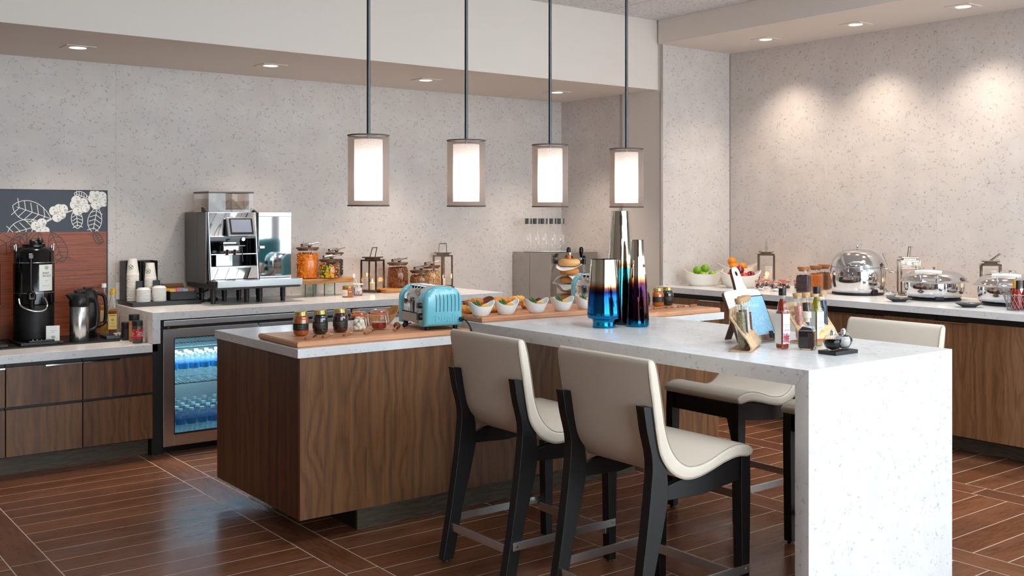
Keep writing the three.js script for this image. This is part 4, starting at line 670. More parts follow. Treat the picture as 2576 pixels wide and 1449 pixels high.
{ // honey and jam
  const lab = print(canvasTex(128, 96, (g, w, h) => { g.fillStyle = '#efe8dd'; g.fillRect(0, 0, w, h); g.fillStyle = '#8a6a4a'; g.font = '14px serif'; g.textAlign = 'center'; g.fillText('HONEY', 64, 30); for (let i = 0; i < 4; i++) g.fillRect(20, 44 + i * 11, 88 - i * 9, 2.5); }));
  const t = thing('honey_jar', 'amber honey jar with gold lid on the raised worktop', 'jar', [3.737, TOP, -6.87]); P(t, 'jar', lat([[0, 0], [0.04, 0], [0.043, 0.006], [0.043, 0.062], [0.038, 0.07], [0.038, 0.072], [0, 0.072]], 32), phy({ color: 0xa85e12, roughness: 0.08, clearcoat: 1 })); P(t, 'lid', cy(0.041, 0.041, 0.014, 0, 0.078, 0), M.gold); P(t, 'front_label', wrap(0.0438, 0.046, 0.034, CAMA - 0.5, 1.2), lab);
  const j = thing('jam_jar', 'open jam jar with blue label and white spoon', 'jar', [3.868, TOP, -6.955]); P(j, 'jar', lat([[0, 0], [0.036, 0], [0.039, 0.006], [0.039, 0.07], [0.036, 0.08], [0.037, 0.088]], 32), M.glass); P(j, 'jam', lat([[0, 0.004], [0.034, 0.004], [0.036, 0.008], [0.036, 0.05], [0, 0.05]], 28), flat(0x8a4a2c, 0.2)); P(j, 'rim', tor(0.038, 0.004, 0, 0.088, 0), M.whiteMatt);
  P(j, 'front_label', wrap(0.0396, 0.05, 0.038, CAMA - 0.1, 2.2), print(canvasTex(128, 96, (g, w, h) => { g.fillStyle = '#e7dfd8'; g.fillRect(0, 0, w, h); g.fillStyle = '#3f86b4'; g.fillRect(0, 0, 44, h); for (let i = 0; i < 40; i++) { g.fillStyle = ['#b05a50', '#6a6fa8', '#c99ab0'][i % 3]; g.beginPath(); g.arc(rr(50, 124), rr(45, 92), rr(2, 6), 0, 7); g.fill(); } })));
  solo('tasting_spoon', 'white spoon standing in the open jam jar', 'spoon', mg([rod([0.012, 0.05, 0], [-0.03, 0.14, 0], 0.004), new THREE.SphereGeometry(0.012, 14, 10).scale(1, 1.5, 0.4).translate(-0.034, 0.15, 0)]), M.white, [3.868, TOP, -6.955]);
}
// ---------------------------------------------------------------- water bottles on the tap cabinet
{
  const y = 1.2, tr = thing('bottle_tray', 'thin metal tray under the glass bottles', 'tray', [5.83, y, -7.09], -0.65); P(tr, 'tray', rb(0.38, 0.01, 0.13, 0.003, 0, 0.005, 0), M.steelDark);
  const gl = M.glass, pos = [[5.71, -7.18], [5.765, -7.135], [5.82, -7.095], [5.885, -7.05], [5.935, -7.0]], nm = ['leftmost', 'second from the left', 'in the middle', 'second from the right', 'rightmost'];
  pos.forEach(([x, z], i) => { const b = thing('glass_bottle', `clear glass bottle with grey cap on the tap cabinet, ${nm[i]}`, 'bottle', [x, y + 0.01, z], 0, 'glass bottles on the tap cabinet'); P(b, 'glass_body', lat([[0, 0.004], [0.034, 0.003], [0.037, 0.01], [0.037, 0.2], [0.03, 0.22], [0.027, 0.225], [0.027, 0.24]], 28), gl); P(b, 'cap', cy(0.032, 0.032, 0.05, 0, 0.262, 0), M.capGrey ??= std({ color: 0x6f6f70, metalness: 0.7, roughness: 0.35 }));
    P(b, 'lettering', wrap(0.0375, 0.16, 0.1, CAMA + 0.25, 1.4, 20), M.frost ??= std({ map: canvasTex(128, 256, (g, w, h) => { g.clearRect(0, 0, w, h); g.fillStyle = 'rgba(245,245,245,.55)'; g.font = 'bold 58px sans-serif'; g.textAlign = 'center'; g.save(); g.translate(92, h / 2); g.rotate(-Math.PI / 2); g.fillText('VOSS', 0, 20); g.restore(); g.beginPath(); g.ellipse(38, 120, 16, 20, 0.4, 0, 7); g.fill(); }), transparent: true, roughness: 0.6 })); });
}
// ---------------------------------------------------------------- boards on the island
function board(label, pts, y, th) { return solo('serving_board', label, 'board', uvm(ext(pts.map(([x, z]) => [x, -z]), th, 0.007, 0, 0.4, 1).rotateX(-Math.PI / 2).translate(0, y + th / 2, 0), 'x', 0.8), M.acacia); }
const jag = (a, b, n, amp) => { const o = []; for (let i = 0; i <= n; i++) { const t = i / n; o.push([lerp(a[0], b[0], t) + (i && i < n ? rr(-amp, amp) : 0), lerp(a[1], b[1], t) + (i && i < n ? rr(-amp, amp) : 0)]); } return o; };
board('long acacia board under the near jam jars and blue toaster', [...jag([2.13, -4.4], [3.1, -4.385], 10, 0.003), ...jag([3.1, -4.82], [2.142, -4.865], 8, 0.003)], TOP, 0.027);
board('acacia board on the bar table under the white bowls', [...jag([3.125, -4.315], [4.06, -4.285], 8, 0.004), ...jag([4.06, -4.75], [3.135, -4.78], 6, 0.004)], BAR, 0.027);
board('acacia board with live edge under the far toaster', [...jag([4.14, -4.42], [4.42, -4.43], 3, 0.004), [4.5, -4.41], [4.56, -4.375], ...jag([4.62, -4.372], [5.045, -4.385], 8, 0.004), [5.05, -4.42], ...jag([5.02, -4.86], [4.14, -4.87], 6, 0.004)], TOP, 0.028);
const B1 = TOP + 0.027, B2 = BAR + 0.027, B3 = TOP + 0.028;
// jam jars
const jamLab = (words) => print(canvasTex(256, 96, (g, w, h) => { g.fillStyle = '#17140f'; g.fillRect(0, 0, w, h); g.fillStyle = '#8c8066'; g.font = 'italic 26px serif'; g.textAlign = 'center'; g.fillText(words[0], w / 2, 42); g.font = '15px serif'; g.fillText(words[1], w / 2, 68); g.strokeStyle = '#6a6250'; g.strokeRect(6, 6, w - 12, h - 12); }), 0.5);
function jam(pos, label, color, words) {
  const t = thing('jam_jar', label, 'jar', pos, 0, 'jam jars with gold lids');
  const pr = [[0, 0.003], [0.03, 0.002], [0.037, 0.008], [0.0385, 0.016], [0.0385, 0.078], [0.036, 0.088], [0.029, 0.097], [0.0285, 0.104]];
  P(t, 'glass_body', lat(pr, 40), M.glass); P(t, 'jam', lat([[0, 0.005], ...pr.slice(1, 7).map(([r, y]) => [r - 0.0022, y + 0.001]), [0, 0.095]], 36), phy({ color, roughness: 0.12, clearcoat: 0.6 }));
  P(t, 'lid', lat([[0.031, 0.1], [0.031, 0.117], [0.029, 0.119], [0, 0.118]], 32), M.gold);
  P(t, 'front_label', wrap(0.0391, 0.034, 0.046, CAMA + 0.1, 2.6, 24), jamLab(words)); return t;
}
jam([2.265, B1, -4.64], 'orange marmalade jar, first on the near board', 0xa84d0c, ['Peach', 'PRESERVES']);
jam([2.375, B1, -4.65], 'nearly black jam jar, second on the near board', 0x0d0710, ['Berry Blend', 'PRESERVES']);
jam([2.492, B1, -4.66], 'dark red jam jar, third on the near board', 0x3a060a, ['Raspberry', 'PRESERVES']);
jam([4.705, B3, -4.725], 'dark red jam jar beside the vase on the far board', 0x3a060a, ['Raspberry', 'PRESERVES']);
jam([4.8, B3, -4.695], 'orange marmalade jar on the far board', 0xb8580c, ['Peach', 'PRESERVES']);
jam([4.905, B3, -4.71], 'nearly black jam jar at the right on the far board', 0x0d0710, ['Berry Blend', 'PRESERVES']);
// clip top jars
function clipJar(pos, label, R, H, fill, turn, open, group) {
  const t = thing('clip_jar', label, 'jar', pos, turn, group);
  P(t, 'glass_body', lat([[0, 0.004], [R - 0.008, 0.003], [R - 0.002, 0.012], [R, 0.02], [R, H - 0.014], [R - 0.003, H - 0.006], [R - 0.003, H]], 36), M.glass);
  P(t, 'glass_lid', lat([[R - 0.002, H + 0.004], [R + 0.001, H + 0.008], [R - 0.003, H + 0.016], [R - 0.014, H + 0.02], [0, H + 0.021]], 32), M.glass);
  P(t, 'rubber_seal', tor(R - 0.001, 0.0032, 0, H + 0.002, 0), M.seal ??= flat(0xd65a24, 0.5));
  const q = R + 0.003; P(t, 'wire_bail', mg([tube(arc(0, 0, q, 0, 360, 24).slice(0, -1).map(([x, z]) => [x, H - 0.008, z]), 0.0012, 40, true, 5), rods([[-0.012, H - 0.008, q], [-0.013, H + 0.012, q], [0.013, H + 0.012, q], [0.012, H - 0.008, q]], 0.0012, 5), rods([[-0.011, H - 0.01, q], [-0.013, H - 0.05, q + 0.006], [0.013, H - 0.05, q + 0.006], [0.011, H - 0.01, q]], 0.0013, 5)]), M.chrome);
  fill?.(t, R - 0.005, H); return t;
}
const ripple = (m, k) => (t, R, H) => P(t, 'filling', lat([[0, 0.006], [R - 0.004, 0.006], [R, 0.016], [R, H * k], [0, H * k + 0.004]], 28), m);
clipJar([2.593, B1, -4.65], 'clip top glass jar of white butter balls', 0.043, 0.078, (t, R, H) => { const g = []; for (let i = 0; i < 16; i++) { const a = i * 2.4, r = R * 0.66 * Math.sqrt((i % 5 + 0.5) / 5); g.push(new THREE.IcosahedronGeometry(0.014, 2).translate(r * Math.cos(a), 0.018 + Math.floor(i / 5) * 0.015, r * Math.sin(a))); } P(t, 'butter_balls', mg(g), flat(0xe2dccb, 0.4)).userData.kind = 'stuff'; }, 0.5, false, 'clip jars on the near board');
clipJar([2.71, B1, -4.65], 'clip top glass jar of red honey', 0.043, 0.082, ripple(phy({ color: 0x9c2a0c, roughness: 0.06, transmission: 0.35, thickness: 0 }), 0.46), 0.5, false, 'clip jars on the near board');
{ const t = thing('honey_dipper', 'wooden honey dipper lying beside the blue toaster', 'dipper', [2.758, B1, -4.56], 0.0); const g = [rod([-0.03, 0.009, 0.035], [0.015, 0.016, -0.02], 0.005), sph(0.0085, -0.031, 0.009, 0.036, 12, 8)]; const ax = V3(0.045, 0.006, -0.055).normalize(), q = new THREE.Quaternion().setFromUnitVectors(V3(0, 1, 0), ax); P(t, 'stick', mg(g), M.dip ??= flat(0xa8683c, 0.5)); P(t, 'head', lat([[0, -0.005], [0.01, 0], [0.016, 0.008], [0.013, 0.011], [0.018, 0.015], [0.015, 0.018], [0.018, 0.022], [0.014, 0.026], [0.015, 0.03], [0, 0.036]], 20).applyQuaternion(q).translate(0.015, 0.018, -0.02), flat(0x6b3a22, 0.5)); }
function knife(pos, label, turn) { const t = thing('spreader_knife', label, 'knife', pos, turn, 'wooden handled spreaders on the boards'); P(t, 'handle', ext(spline([[-0.05, -0.007], [-0.05, 0.007], [0, 0.0085], [0.022, 0.0055], [0.022, -0.0055], [0, -0.0085]], 30, true).slice(0, -1), 0.012, 0.003).rotateX(Math.PI / 2).translate(0, 0.006, 0), M.knifeWood ??= flat(0xa06a3e, 0.5)); P(t, 'blade', ext(spline([[0.02, -0.004], [0.02, 0.004], [0.05, 0.009], [0.075, 0.007], [0.08, 0], [0.05, -0.006]], 30, true).slice(0, -1), 0.0016).rotateX(Math.PI / 2).translate(0, 0.006, 0), M.chrome); return t; }
[['first spreader with wooden handle, before the marmalade jar', 2.245, -4.505], ['second spreader with wooden handle, before the black jam', 2.345, -4.52], ['third spreader with wooden handle, before the red jam', 2.458, -4.52], ['fourth spreader with wooden handle, before the butter jar', 2.578, -4.53]].forEach(([l, x, z], i) => knife([x, B1, z], `${l} on the near board`, 0.72));
[['spreader handle nearest the vase', 4.66, -4.575], ['second spreader handle from the vase', 4.77, -4.575], ['third spreader handle from the vase', 4.87, -4.57], ['outermost spreader handle', 4.97, -4.56]].forEach(([l, x, z]) => knife([x, B3, z], `${l} on the far board`, Math.PI + 0.15));
// ---------------------------------------------------------------- toasters
const font = await new FontLoader().loadAsync('fonts/droid/droid_sans_bold.typeface.json');
function toaster(pos, label, turn, cord) {
  const t = thing('toaster', label, 'toaster', pos, turn, 'pale blue toasters'), W = 0.215, H = 0.222, y0 = 0.02;
  const blue = M.toastBlue ??= phy({ color: 0x74c3d4, roughness: 0.25, clearcoat: 0.8, clearcoatRoughness: 0.08 });
  const arch = (w, h, b) => [[-w / 2, b], ...arc(-w / 2 + 0.085, h - 0.075, 0.085, 180, 100, 12).map(([x, y]) => [x, y - (y - (h - 0.075)) * 0.1]), ...arc(w / 2 - 0.085, h - 0.075, 0.085, 80, 0, 12).map(([x, y]) => [x, y - (y - (h - 0.075)) * 0.1]), [w / 2, b]];
  const near = ext(arch(W, H, y0), 0.1, 0.022, 0.11, 0.6, 5); P(t, 'end_cap', near, blue);
  P(t, 'end_cap', ext(arch(W, H, y0), 0.05, 0.012, -0.165, 0.6, 4), blue);
  P(t, 'body', ext(arch(W - 0.004, H - 0.003, y0 + 0.012), 0.215, 0.001, -0.04, 0.6), M.chrome);
  for (let i = 0; i < 4; i++) P(t, 'bread_slot', rb(0.13, 0.006, 0.02, 0.003, 0.0, H - 0.006, -0.115 + i * 0.042), M.black);
  for (let i = 0; i < 4; i++) P(t, 'slot_rim', tube([[-0.068, H - 0.004, -0.126 + i * 0.042], [0.068, H - 0.004, -0.126 + i * 0.042], [0.068, H - 0.004, -0.104 + i * 0.042], [-0.068, H - 0.004, -0.104 + i * 0.042]], 0.0022, 40, true, 6, 0), M.chrome);
  for (const [a, b] of [[-0.138, -0.04], [-0.036, 0.062]]) P(t, 'crumb_panel', rbb(-W / 2 - 0.001, -W / 2 + 0.01, 0.034, 0.078, a, b, 0.002), M.crumb ??= flat(0xb9b6b2, 0.35, 0.5));
  P(t, 'panel_gap', bb(-W / 2 + 0.0005, -W / 2 + 0.009, 0.08, 0.086, -0.138, 0.062), M.black);
  for (let i = 0; i < 7; i++) { const x = -0.047 + i * 0.0215; P(t, 'vent', tube([[x - 0.012, 0.198, 0.1475], [x - 0.004, 0.185, 0.1585], [x, 0.16, 0.1602], [x, 0.095, 0.1602]], 0.0016, 24, false, 6), M.vent ??= flat(0x0f2a3a, 0.5)); }
  const tg = new TextGeometry('Dualit', { font, size: 0.036, depth: 0.002, curveSegments: 5, bevelEnabled: true, bevelSize: 0.0008, bevelThickness: 0.0008, bevelSegments: 1 }).translate(-0.055, 0.042, 0.1592); P(t, 'raised_lettering', tg, blue);
  for (const [y, r] of [[0.128, 0.017], [0.07, 0.021]]) { const k = P(t, 'knob', mg([new THREE.CylinderGeometry(r * 0.75, r, 0.016, 24).rotateZ(Math.PI / 2).translate(-W / 2 - 0.008, y, 0.108), rb(0.014, r * 1.7, 0.008, 0.002, -W / 2 - 0.018, y, 0.108)]), M.blackSatin); P(k, 'dial', cyx(r * 1.15, 0.003, -W / 2 - 0.0008, y, 0.108), M.chrome); }
  P(t, 'lever', mg([rod([-W / 2 + 0.005, 0.026, -0.03], [-W / 2 - 0.03, 0.018, -0.03], 0.003), sph(0.0125, -W / 2 - 0.032, 0.017, -0.03)]), M.blackGloss);
  for (const [x, z] of [[-0.08, 0.12], [0.08, 0.12], [-0.08, -0.15], [0.08, -0.15]]) P(t, 'foot', cy(0.014, 0.012, 0.022, x, 0.011, z, 16), M.black);
  P(t, 'power_cord', mg([cyz(0.012, 0.02, 0.092, 0.052, 0.166), tube(cord, 0.0042, 40)]), M.black);
  return t;
}
toaster([2.98, B1, -4.57], 'pale blue and chrome toaster on the near board', -0.14, [[0.092, 0.052, 0.17], [0.1, 0.05, 0.2], [0.118, 0.015, 0.22], [0.12, -0.04, 0.245], [0.12, -0.2, 0.25]]);
toaster([4.3, B3, -4.68], 'pale blue and chrome toaster half hidden behind the vases', -0.12, [[0.092, 0.052, 0.17], [0.1, 0.045, 0.19], [0.13, 0.012, 0.19], [0.19, 0.006, 0.12], [0.2, 0.006, -0.05]]);
// ---------------------------------------------------------------- bowls of asparagus and egg
function boat(a, b, ba, bb2, h, lift, th, n = 48) {           // boat shaped bowl: outer and inner skin
  const rimY = (q) => h + lift * Math.pow(Math.abs(Math.cos(q)), 3);
  const skin = (s, y0) => surf((u, v) => { const q = u * 2 * Math.PI, e = Math.pow(v, 0.8), A = lerp(ba, a, e) - s, B = lerp(bb2, b, Math.pow(v, 0.7)) - s; return [A * Math.cos(q), lerp(y0, rimY(q), Math.pow(v, 1.15)), B * Math.sin(q)]; }, n, 14, true);
  const base = (s, y) => surf((u, v) => { const q = u * 2 * Math.PI; return [(ba - s) * v * Math.cos(q), y, (bb2 - s) * v * Math.sin(q)]; }, n, 2, true);
  const lip = surf((u, v) => { const q = u * 2 * Math.PI, s = th * v; return [(a - s) * Math.cos(q), rimY(q) + 0.0006 * Math.sin(v * 3.14), (b - s) * Math.sin(q)]; }, n, 3, true);
  const flipg = (g) => { const i = g.index.array; for (let k = 0; k < i.length; k += 3) [i[k], i[k + 1]] = [i[k + 1], i[k]]; g.computeVertexNormals(); return g; };
  return mg([flipg(skin(0, 0)), skin(th, th * 1.5), base(0, 0), base(th, th * 1.5), lip]);
}
{
  const g = boat(0.078, 0.05, 0.036, 0.028, 0.05, 0.03, 0.004), aspG = mg([lat([[0, 0], [0.0055, 0.001], [0.0052, 0.03], [0.0068, 0.038], [0.0058, 0.046], [0.002, 0.058], [0, 0.06]], 10), sph(0.003, 0.005, 0.04, 0, 6, 4), sph(0.003, -0.004, 0.045, 0.002, 6, 4)]), yolk = phy({ color: 0xe9a52a, roughness: 0.25 }), egg = flat(0xf3eedf, 0.35), asp = flat(0x3c6b2c, 0.5);
  const nm = ['first small white boat bowl of asparagus, next to the toaster', 'second small white boat bowl of asparagus from the toaster', 'third small white boat bowl of asparagus from the toaster', 'fourth small white boat bowl of asparagus from the toaster', 'fifth small white boat bowl of asparagus, partly behind the vase'];
  [[3.178, -4.395], [3.336, -4.385], [3.52, -4.36], [3.7, -4.355], [3.88, -4.36]].forEach(([x, z], i) => {
    const t = thing('boat_bowl', nm[i], 'bowl', [x, B2, z], -0.06 + i * 0.03, 'boat bowls of asparagus and egg'); P(t, 'bowl', g, M.white);
    const f = thing('egg_salad', `asparagus and egg filling in the ${['first', 'second', 'third', 'fourth', 'fifth'][i]} boat bowl`, 'food', [x, B2, z], 0, 'fillings of the boat bowls');
    P(f, 'egg_white', new THREE.SphereGeometry(0.036, 20, 12).scale(1, 0.42, 0.8).translate(0.004, 0.036, 0), egg); P(f, 'yolk', new THREE.SphereGeometry(0.017, 18, 12).scale(1.3, 0.6, 1).translate(0.018, 0.049, 0.006), yolk); P(f, 'yolk', new THREE.SphereGeometry(0.012, 14, 10).scale(1.3, 0.6, 1).translate(-0.002, 0.049, 0.016), yolk);
    for (const [ax, az, dx] of [[0.9, 0.2, 0], [0.75, -0.1, 0.012], [1.05, 0.0, -0.004]]) P(f, 'asparagus_spear', aspG.clone().rotateZ(ax).rotateY(az).translate(-0.008 + dx, 0.044, dx * 0.8), asp);
  });
}
// pastries and wooden bowls behind the white bowls
{
  const pas = [flat(0xd98a34, 0.5), flat(0xe5a548, 0.45), flat(0xc97424, 0.5)];
  const cg = surf((u, v) => { const q = u * Math.PI * 2, s = v * 2 - 1, r = 0.026 * Math.pow(Math.max(0, 1 - s * s), 0.55) * (0.82 + 0.3 * Math.abs(Math.sin(v * 16))), bend = s * s * 0.042; return [s * 0.06, r * Math.cos(q) * 0.8 + 0.02, r * Math.sin(q) - bend]; }, 20, 30, true);
  const place = [[3.21, -4.53], [3.345, -4.52], [3.48, -4.525], [3.615, -4.52], [3.24, -4.61], [3.375, -4.605], [3.51, -4.61], [3.645, -4.605], [3.28, -4.57, 0.036], [3.42, -4.565, 0.036], [3.56, -4.57, 0.036]];
  place.forEach(([x, z, dy = 0], i) => solo('croissant', `golden croissant behind the white boat bowls, ${ORD[dy ? i - 8 : i % 4]} from the left ${dy ? 'on top' : i < 4 ? 'in the front row' : 'in the rear row'}`, 'pastry', cg, pas[i % 3], [x, B2 + dy, z], rr(-0.25, 0.25) + (i % 2) * 3.14, 'croissants behind the boat bowls'));
  const wb = boat(0.16, 0.085, 0.08, 0.05, 0.055, 0.045, 0.008);
  solo('wooden_bowl', 'dark wooden boat bowl behind the croissants', 'bowl', wb, M.redwood, [3.92, TOP, -5.02], -0.1);
  solo('wooden_bowl', 'wooden boat bowl at the end of the raised worktop', 'bowl', wb, M.redwood, [3.76, TOP, -5.22], 0.5);
  solo('wooden_bowl', 'orange wooden bowl peeking out left of the near toaster', 'bowl', wb, M.olive, [2.93, TOP, -5.06], 0.2);
}
// bagel tower
{
  const t = thing('bagel_stand', 'orange post holding the stack of bagels', 'stand', [4.335, TOP, -5.03]); P(t, 'base', cy(0.075, 0.08, 0.014, 0, 0.007, 0, 40), M.whiteMatt); P(t, 'post', cy(0.013, 0.013, 0.35, 0, 0.189, 0, 20), flat(0xe0762a, 0.4)); P(t, 'tip', cy(0.0145, 0.0145, 0.012, 0, 0.37, 0, 20), M.chrome);
  const bg = new THREE.TorusGeometry(0.04, 0.0245, 14, 32).rotateX(Math.PI / 2).scale(1, 0.82, 1), bm = [flat(0xdf9a52, 0.5), flat(0xd98a40, 0.5), flat(0xe8b070, 0.5)], nm = ['lowest', 'second lowest', 'third', 'fourth', 'fifth', 'topmost'];
  for (let i = 0; i < 6; i++) { const top = i === 5; solo('bagel', `golden bagel on the orange post, ${nm[i]} of the stack`, 'bagel', top ? bg.clone().scale(1.12, 1.2, 1.12) : bg, bm[i % 3], [4.335, TOP + 0.036 + i * 0.055, -5.03], i, 'bagels on the post'); if (i < 5) { const w = surf((u, v) => { const x = u - 0.5, z = v - 0.5, r = Math.hypot(x, z); const e = Math.max(0, r - 0.36) * 4; return [x * 0.16, e * (0.022 * Math.sin(u * 5 + i * 2) + 0.016 * Math.cos(v * 5 + i)), z * 0.16]; }, 14, 14); solo('paper_sheet', `square white paper above the ${nm[i]} bagel`, 'paper', w, M.paper, [4.335, TOP + 0.0635 + i * 0.055, -5.03], 0.4 + i * 0.5, 'paper sheets between the bagels'); } }
}

// ---------------------------------------------------------------- vases of silvered glass fading to blue
function vase(pos, label, prof, stops, H) {
  const n = 256, m = std({ map: tex(64, n, (u, v) => { let i = 0; while (i < stops.length - 2 && stops[i + 1][0] < v) i++; const [a, ca] = stops[i], [b, cb] = stops[i + 1], q = (fbm(u * 8, v * 3, 3, 8, 0) - 0.5) * 0.05; return mix3(ca, cb, clamp((v + q - a) / (b - a), 0, 1)); }), metalness: 1, roughness: 0.07 });
  const g = lat(spline(prof, 60).map(([r, y]) => [r, y]), 56), p = g.attributes.position, uv = g.attributes.uv; for (let i = 0; i < p.count; i++) uv.setY(i, p.getY(i) / H);
  const wob = g; for (let i = 0; i < p.count; i++) { const a = Math.atan2(p.getZ(i), p.getX(i)), k = 1 + 0.012 * Math.sin(a * 5 + p.getY(i) * 9) + 0.006 * Math.sin(a * 11); p.setX(i, p.getX(i) * k); p.setZ(i, p.getZ(i) * k); }
  const t = thing('vase', label, 'vase', pos, 0, 'silvered glass vases'); P(t, 'body', toCreasedNormals(wob, 0.8), m); P(t, 'inside', lat([[prof[prof.length - 1][0] - 0.003, H], [prof[prof.length - 1][0] - 0.002, H * 0.6], [0.01, H * 0.55]], 40), std({ color: 0x8a6a50, metalness: 1, roughness: 0.15, side: THREE.DoubleSide })); return t;
}
const SIL = [214, 205, 190], GLD = [150, 96, 56], PUR = [60, 34, 64], BLU = [22, 76, 140], SKY = [30, 132, 176], NAV = [16, 30, 66], DRK = [26, 16, 20];
{ const t = vase([3.49, BAR, -3.785], 'short wide silver and blue glass vase on a narrow foot', [[0.0, 0.001], [0.055, 0.001], [0.056, 0.006], [0.056, 0.036], [0.06, 0.042], [0.078, 0.047], [0.083, 0.06], [0.0815, 0.1], [0.076, 0.2], [0.066, 0.338]], [[0, SKY], [0.1, SKY], [0.15, [24, 116, 170]], [0.45, BLU], [0.52, NAV], [0.575, [92, 46, 34]], [0.62, [176, 140, 100]], [0.68, SIL], [1, SIL]], 0.338); }
vase([3.68, BAR, -3.865], 'tallest tapered silver glass vase behind the short one', [[0, 0.001], [0.076, 0.001], [0.08, 0.008], [0.079, 0.06], [0.07, 0.25], [0.056, 0.45], [0.047, 0.578]], [[0, [70, 110, 110]], [0.06, DRK], [0.3, [40, 120, 140]], [0.48, [60, 150, 170]], [0.52, GLD], [0.56, SIL], [1, SIL]], 0.578);
vase([3.655, BAR, -3.715], 'slim tapered silver and dark purple glass vase at the right', [[0, 0.001], [0.054, 0.001], [0.0575, 0.008], [0.056, 0.05], [0.05, 0.16], [0.042, 0.29], [0.0325, 0.433]], [[0, [30, 120, 150]], [0.07, [24, 90, 130]], [0.1, DRK], [0.3, [58, 26, 34]], [0.42, PUR], [0.49, [70, 34, 50]], [0.54, GLD], [0.6, SIL], [1, SIL]], 0.433);
// ---------------------------------------------------------------- tube racks
function rack(pos, label, turn, fills) {
  const t = thing('tube_rack', label, 'rack', pos, turn, 'bent wood racks with glass tubes'), L = 0.26, th = 0.006;
  const outer = spline([[-0.075, 0], [0, 0], [0.016, 0.006], [0.02, 0.018], [0.012, 0.032]], 20), lower = outer.concat([[-0.002, 0.056], [-0.007, 0.053], [0.006, 0.03]], spline([[0.012, 0.018], [0.009, 0.01], [0, 0.006], [-0.075, 0.006]], 16));
  P(t, 'base', uvm(ext(lower, L, 0.0008), 'z', 0.2), M.bamboo);
  const d = Math.atan2(0.08, 0.062), s = shp([[-L / 2, 0], [L / 2, 0], [L / 2, 0.108], [-L / 2, 0.108]]); for (let i = 0; i < 4; i++) { const h = new THREE.Path(); h.absellipse(-0.09 + i * 0.06, 0.05, 0.0195, 0.034, 0, Math.PI * 2); s.holes.push(h); }
  P(t, 'slotted_panel', uvm(ext(s, th, 0.0006).rotateY(Math.PI / 2).rotateZ(Math.PI / 2 - d).translate(-0.005, 0.054, 0), 'z', 0.2), M.bamboo);
  P(t, 'back_lip', uvm(rb(0.006, 0.04, L, 0.001, -0.072, 0.155, 0, 1), 'z', 0.2), M.bamboo);
  fills.forEach(([m, k, nm], i) => {
    const q = thing('glass_tube', nm, 'tube', [0, 0, 0], 0, 'corked glass tubes of seasoning'), z = -0.09 + i * 0.06, R = 0.0185, H = 0.195;
    const place = (g) => g;
    P(q, 'glass_body', lat([[0, 0.0], [0.011, 0.0025], [R, 0.016], [R, H]], 28), M.glass);
    P(q, 'seasoning', lat([[0, 0.003], [0.01, 0.005], [R - 0.0022, 0.017], [R - 0.0022, H * k], [0, H * k + 0.002]], 24), m);
    P(q, 'cork', mg([cy(R + 0.001, R + 0.001, 0.014, 0, H + 0.007, 0, 28), cy(R - 0.002, R - 0.002, 0.012, 0, H - 0.004, 0, 24)]), M.cork ??= flat(0xc29a6c, 0.7));
    const o = V3(-0.024, 0.008, z).applyAxisAngle(V3(0, 1, 0), turn).add(V3(...pos)); q.position.copy(o); q.rotation.set(0, turn, 0.075, 'YXZ');
  });
}
const grain = (cols, s = 130) => std({ map: tex(128, 256, (u, v) => { const a = vn(u * s * 0.5, v * s, 0, 0), c = cols[Math.floor(a * 0.999 * cols.length)], k = (vn(u * s, v * s * 2 + 9, 0, 0) - 0.5) * 40; return c.map(q => q + k); }), roughness: 0.8 });
const herb = grain([[120, 112, 84], [152, 144, 112], [90, 84, 60], [176, 166, 138]]), pepper = grain([[50, 40, 38], [74, 60, 56], [36, 30, 30]]), pink = grain([[206, 150, 134], [190, 126, 112], [224, 178, 160]]), saltw = grain([[226, 216, 196], [208, 196, 172], [238, 230, 216]]), blueS = grain([[24, 52, 70], [18, 40, 58], [34, 70, 90]]), red = grain([[110, 50, 58], [84, 36, 46], [140, 70, 74]]);
rack([3.42, BAR, -2.80], 'bent wood rack seen end on, with four corked glass tubes', -1.03, [[red, 0.7, 'farthest corked tube of red salt in the end on rack'], [saltw, 0.84, 'corked tube of white salt in the end on rack'], [pepper, 0.8, 'corked tube of dark pepper in the end on rack'], [herb, 0.78, 'nearest corked tube of pale green herbs in the end on rack']]);
rack([3.836, BAR, -2.78], 'bent wood rack seen from the front, behind the oil bottles', -Math.PI / 2, [[blueS, 0.86, 'corked tube of dark blue salt, rightmost in the rear rack'], [saltw, 0.82, 'corked tube of cream salt behind the green oil'], [pepper, 0.84, 'corked tube of brown pepper in the rear rack'], [pink, 0.78, 'corked tube of pink salt, leftmost in the rear rack']]);
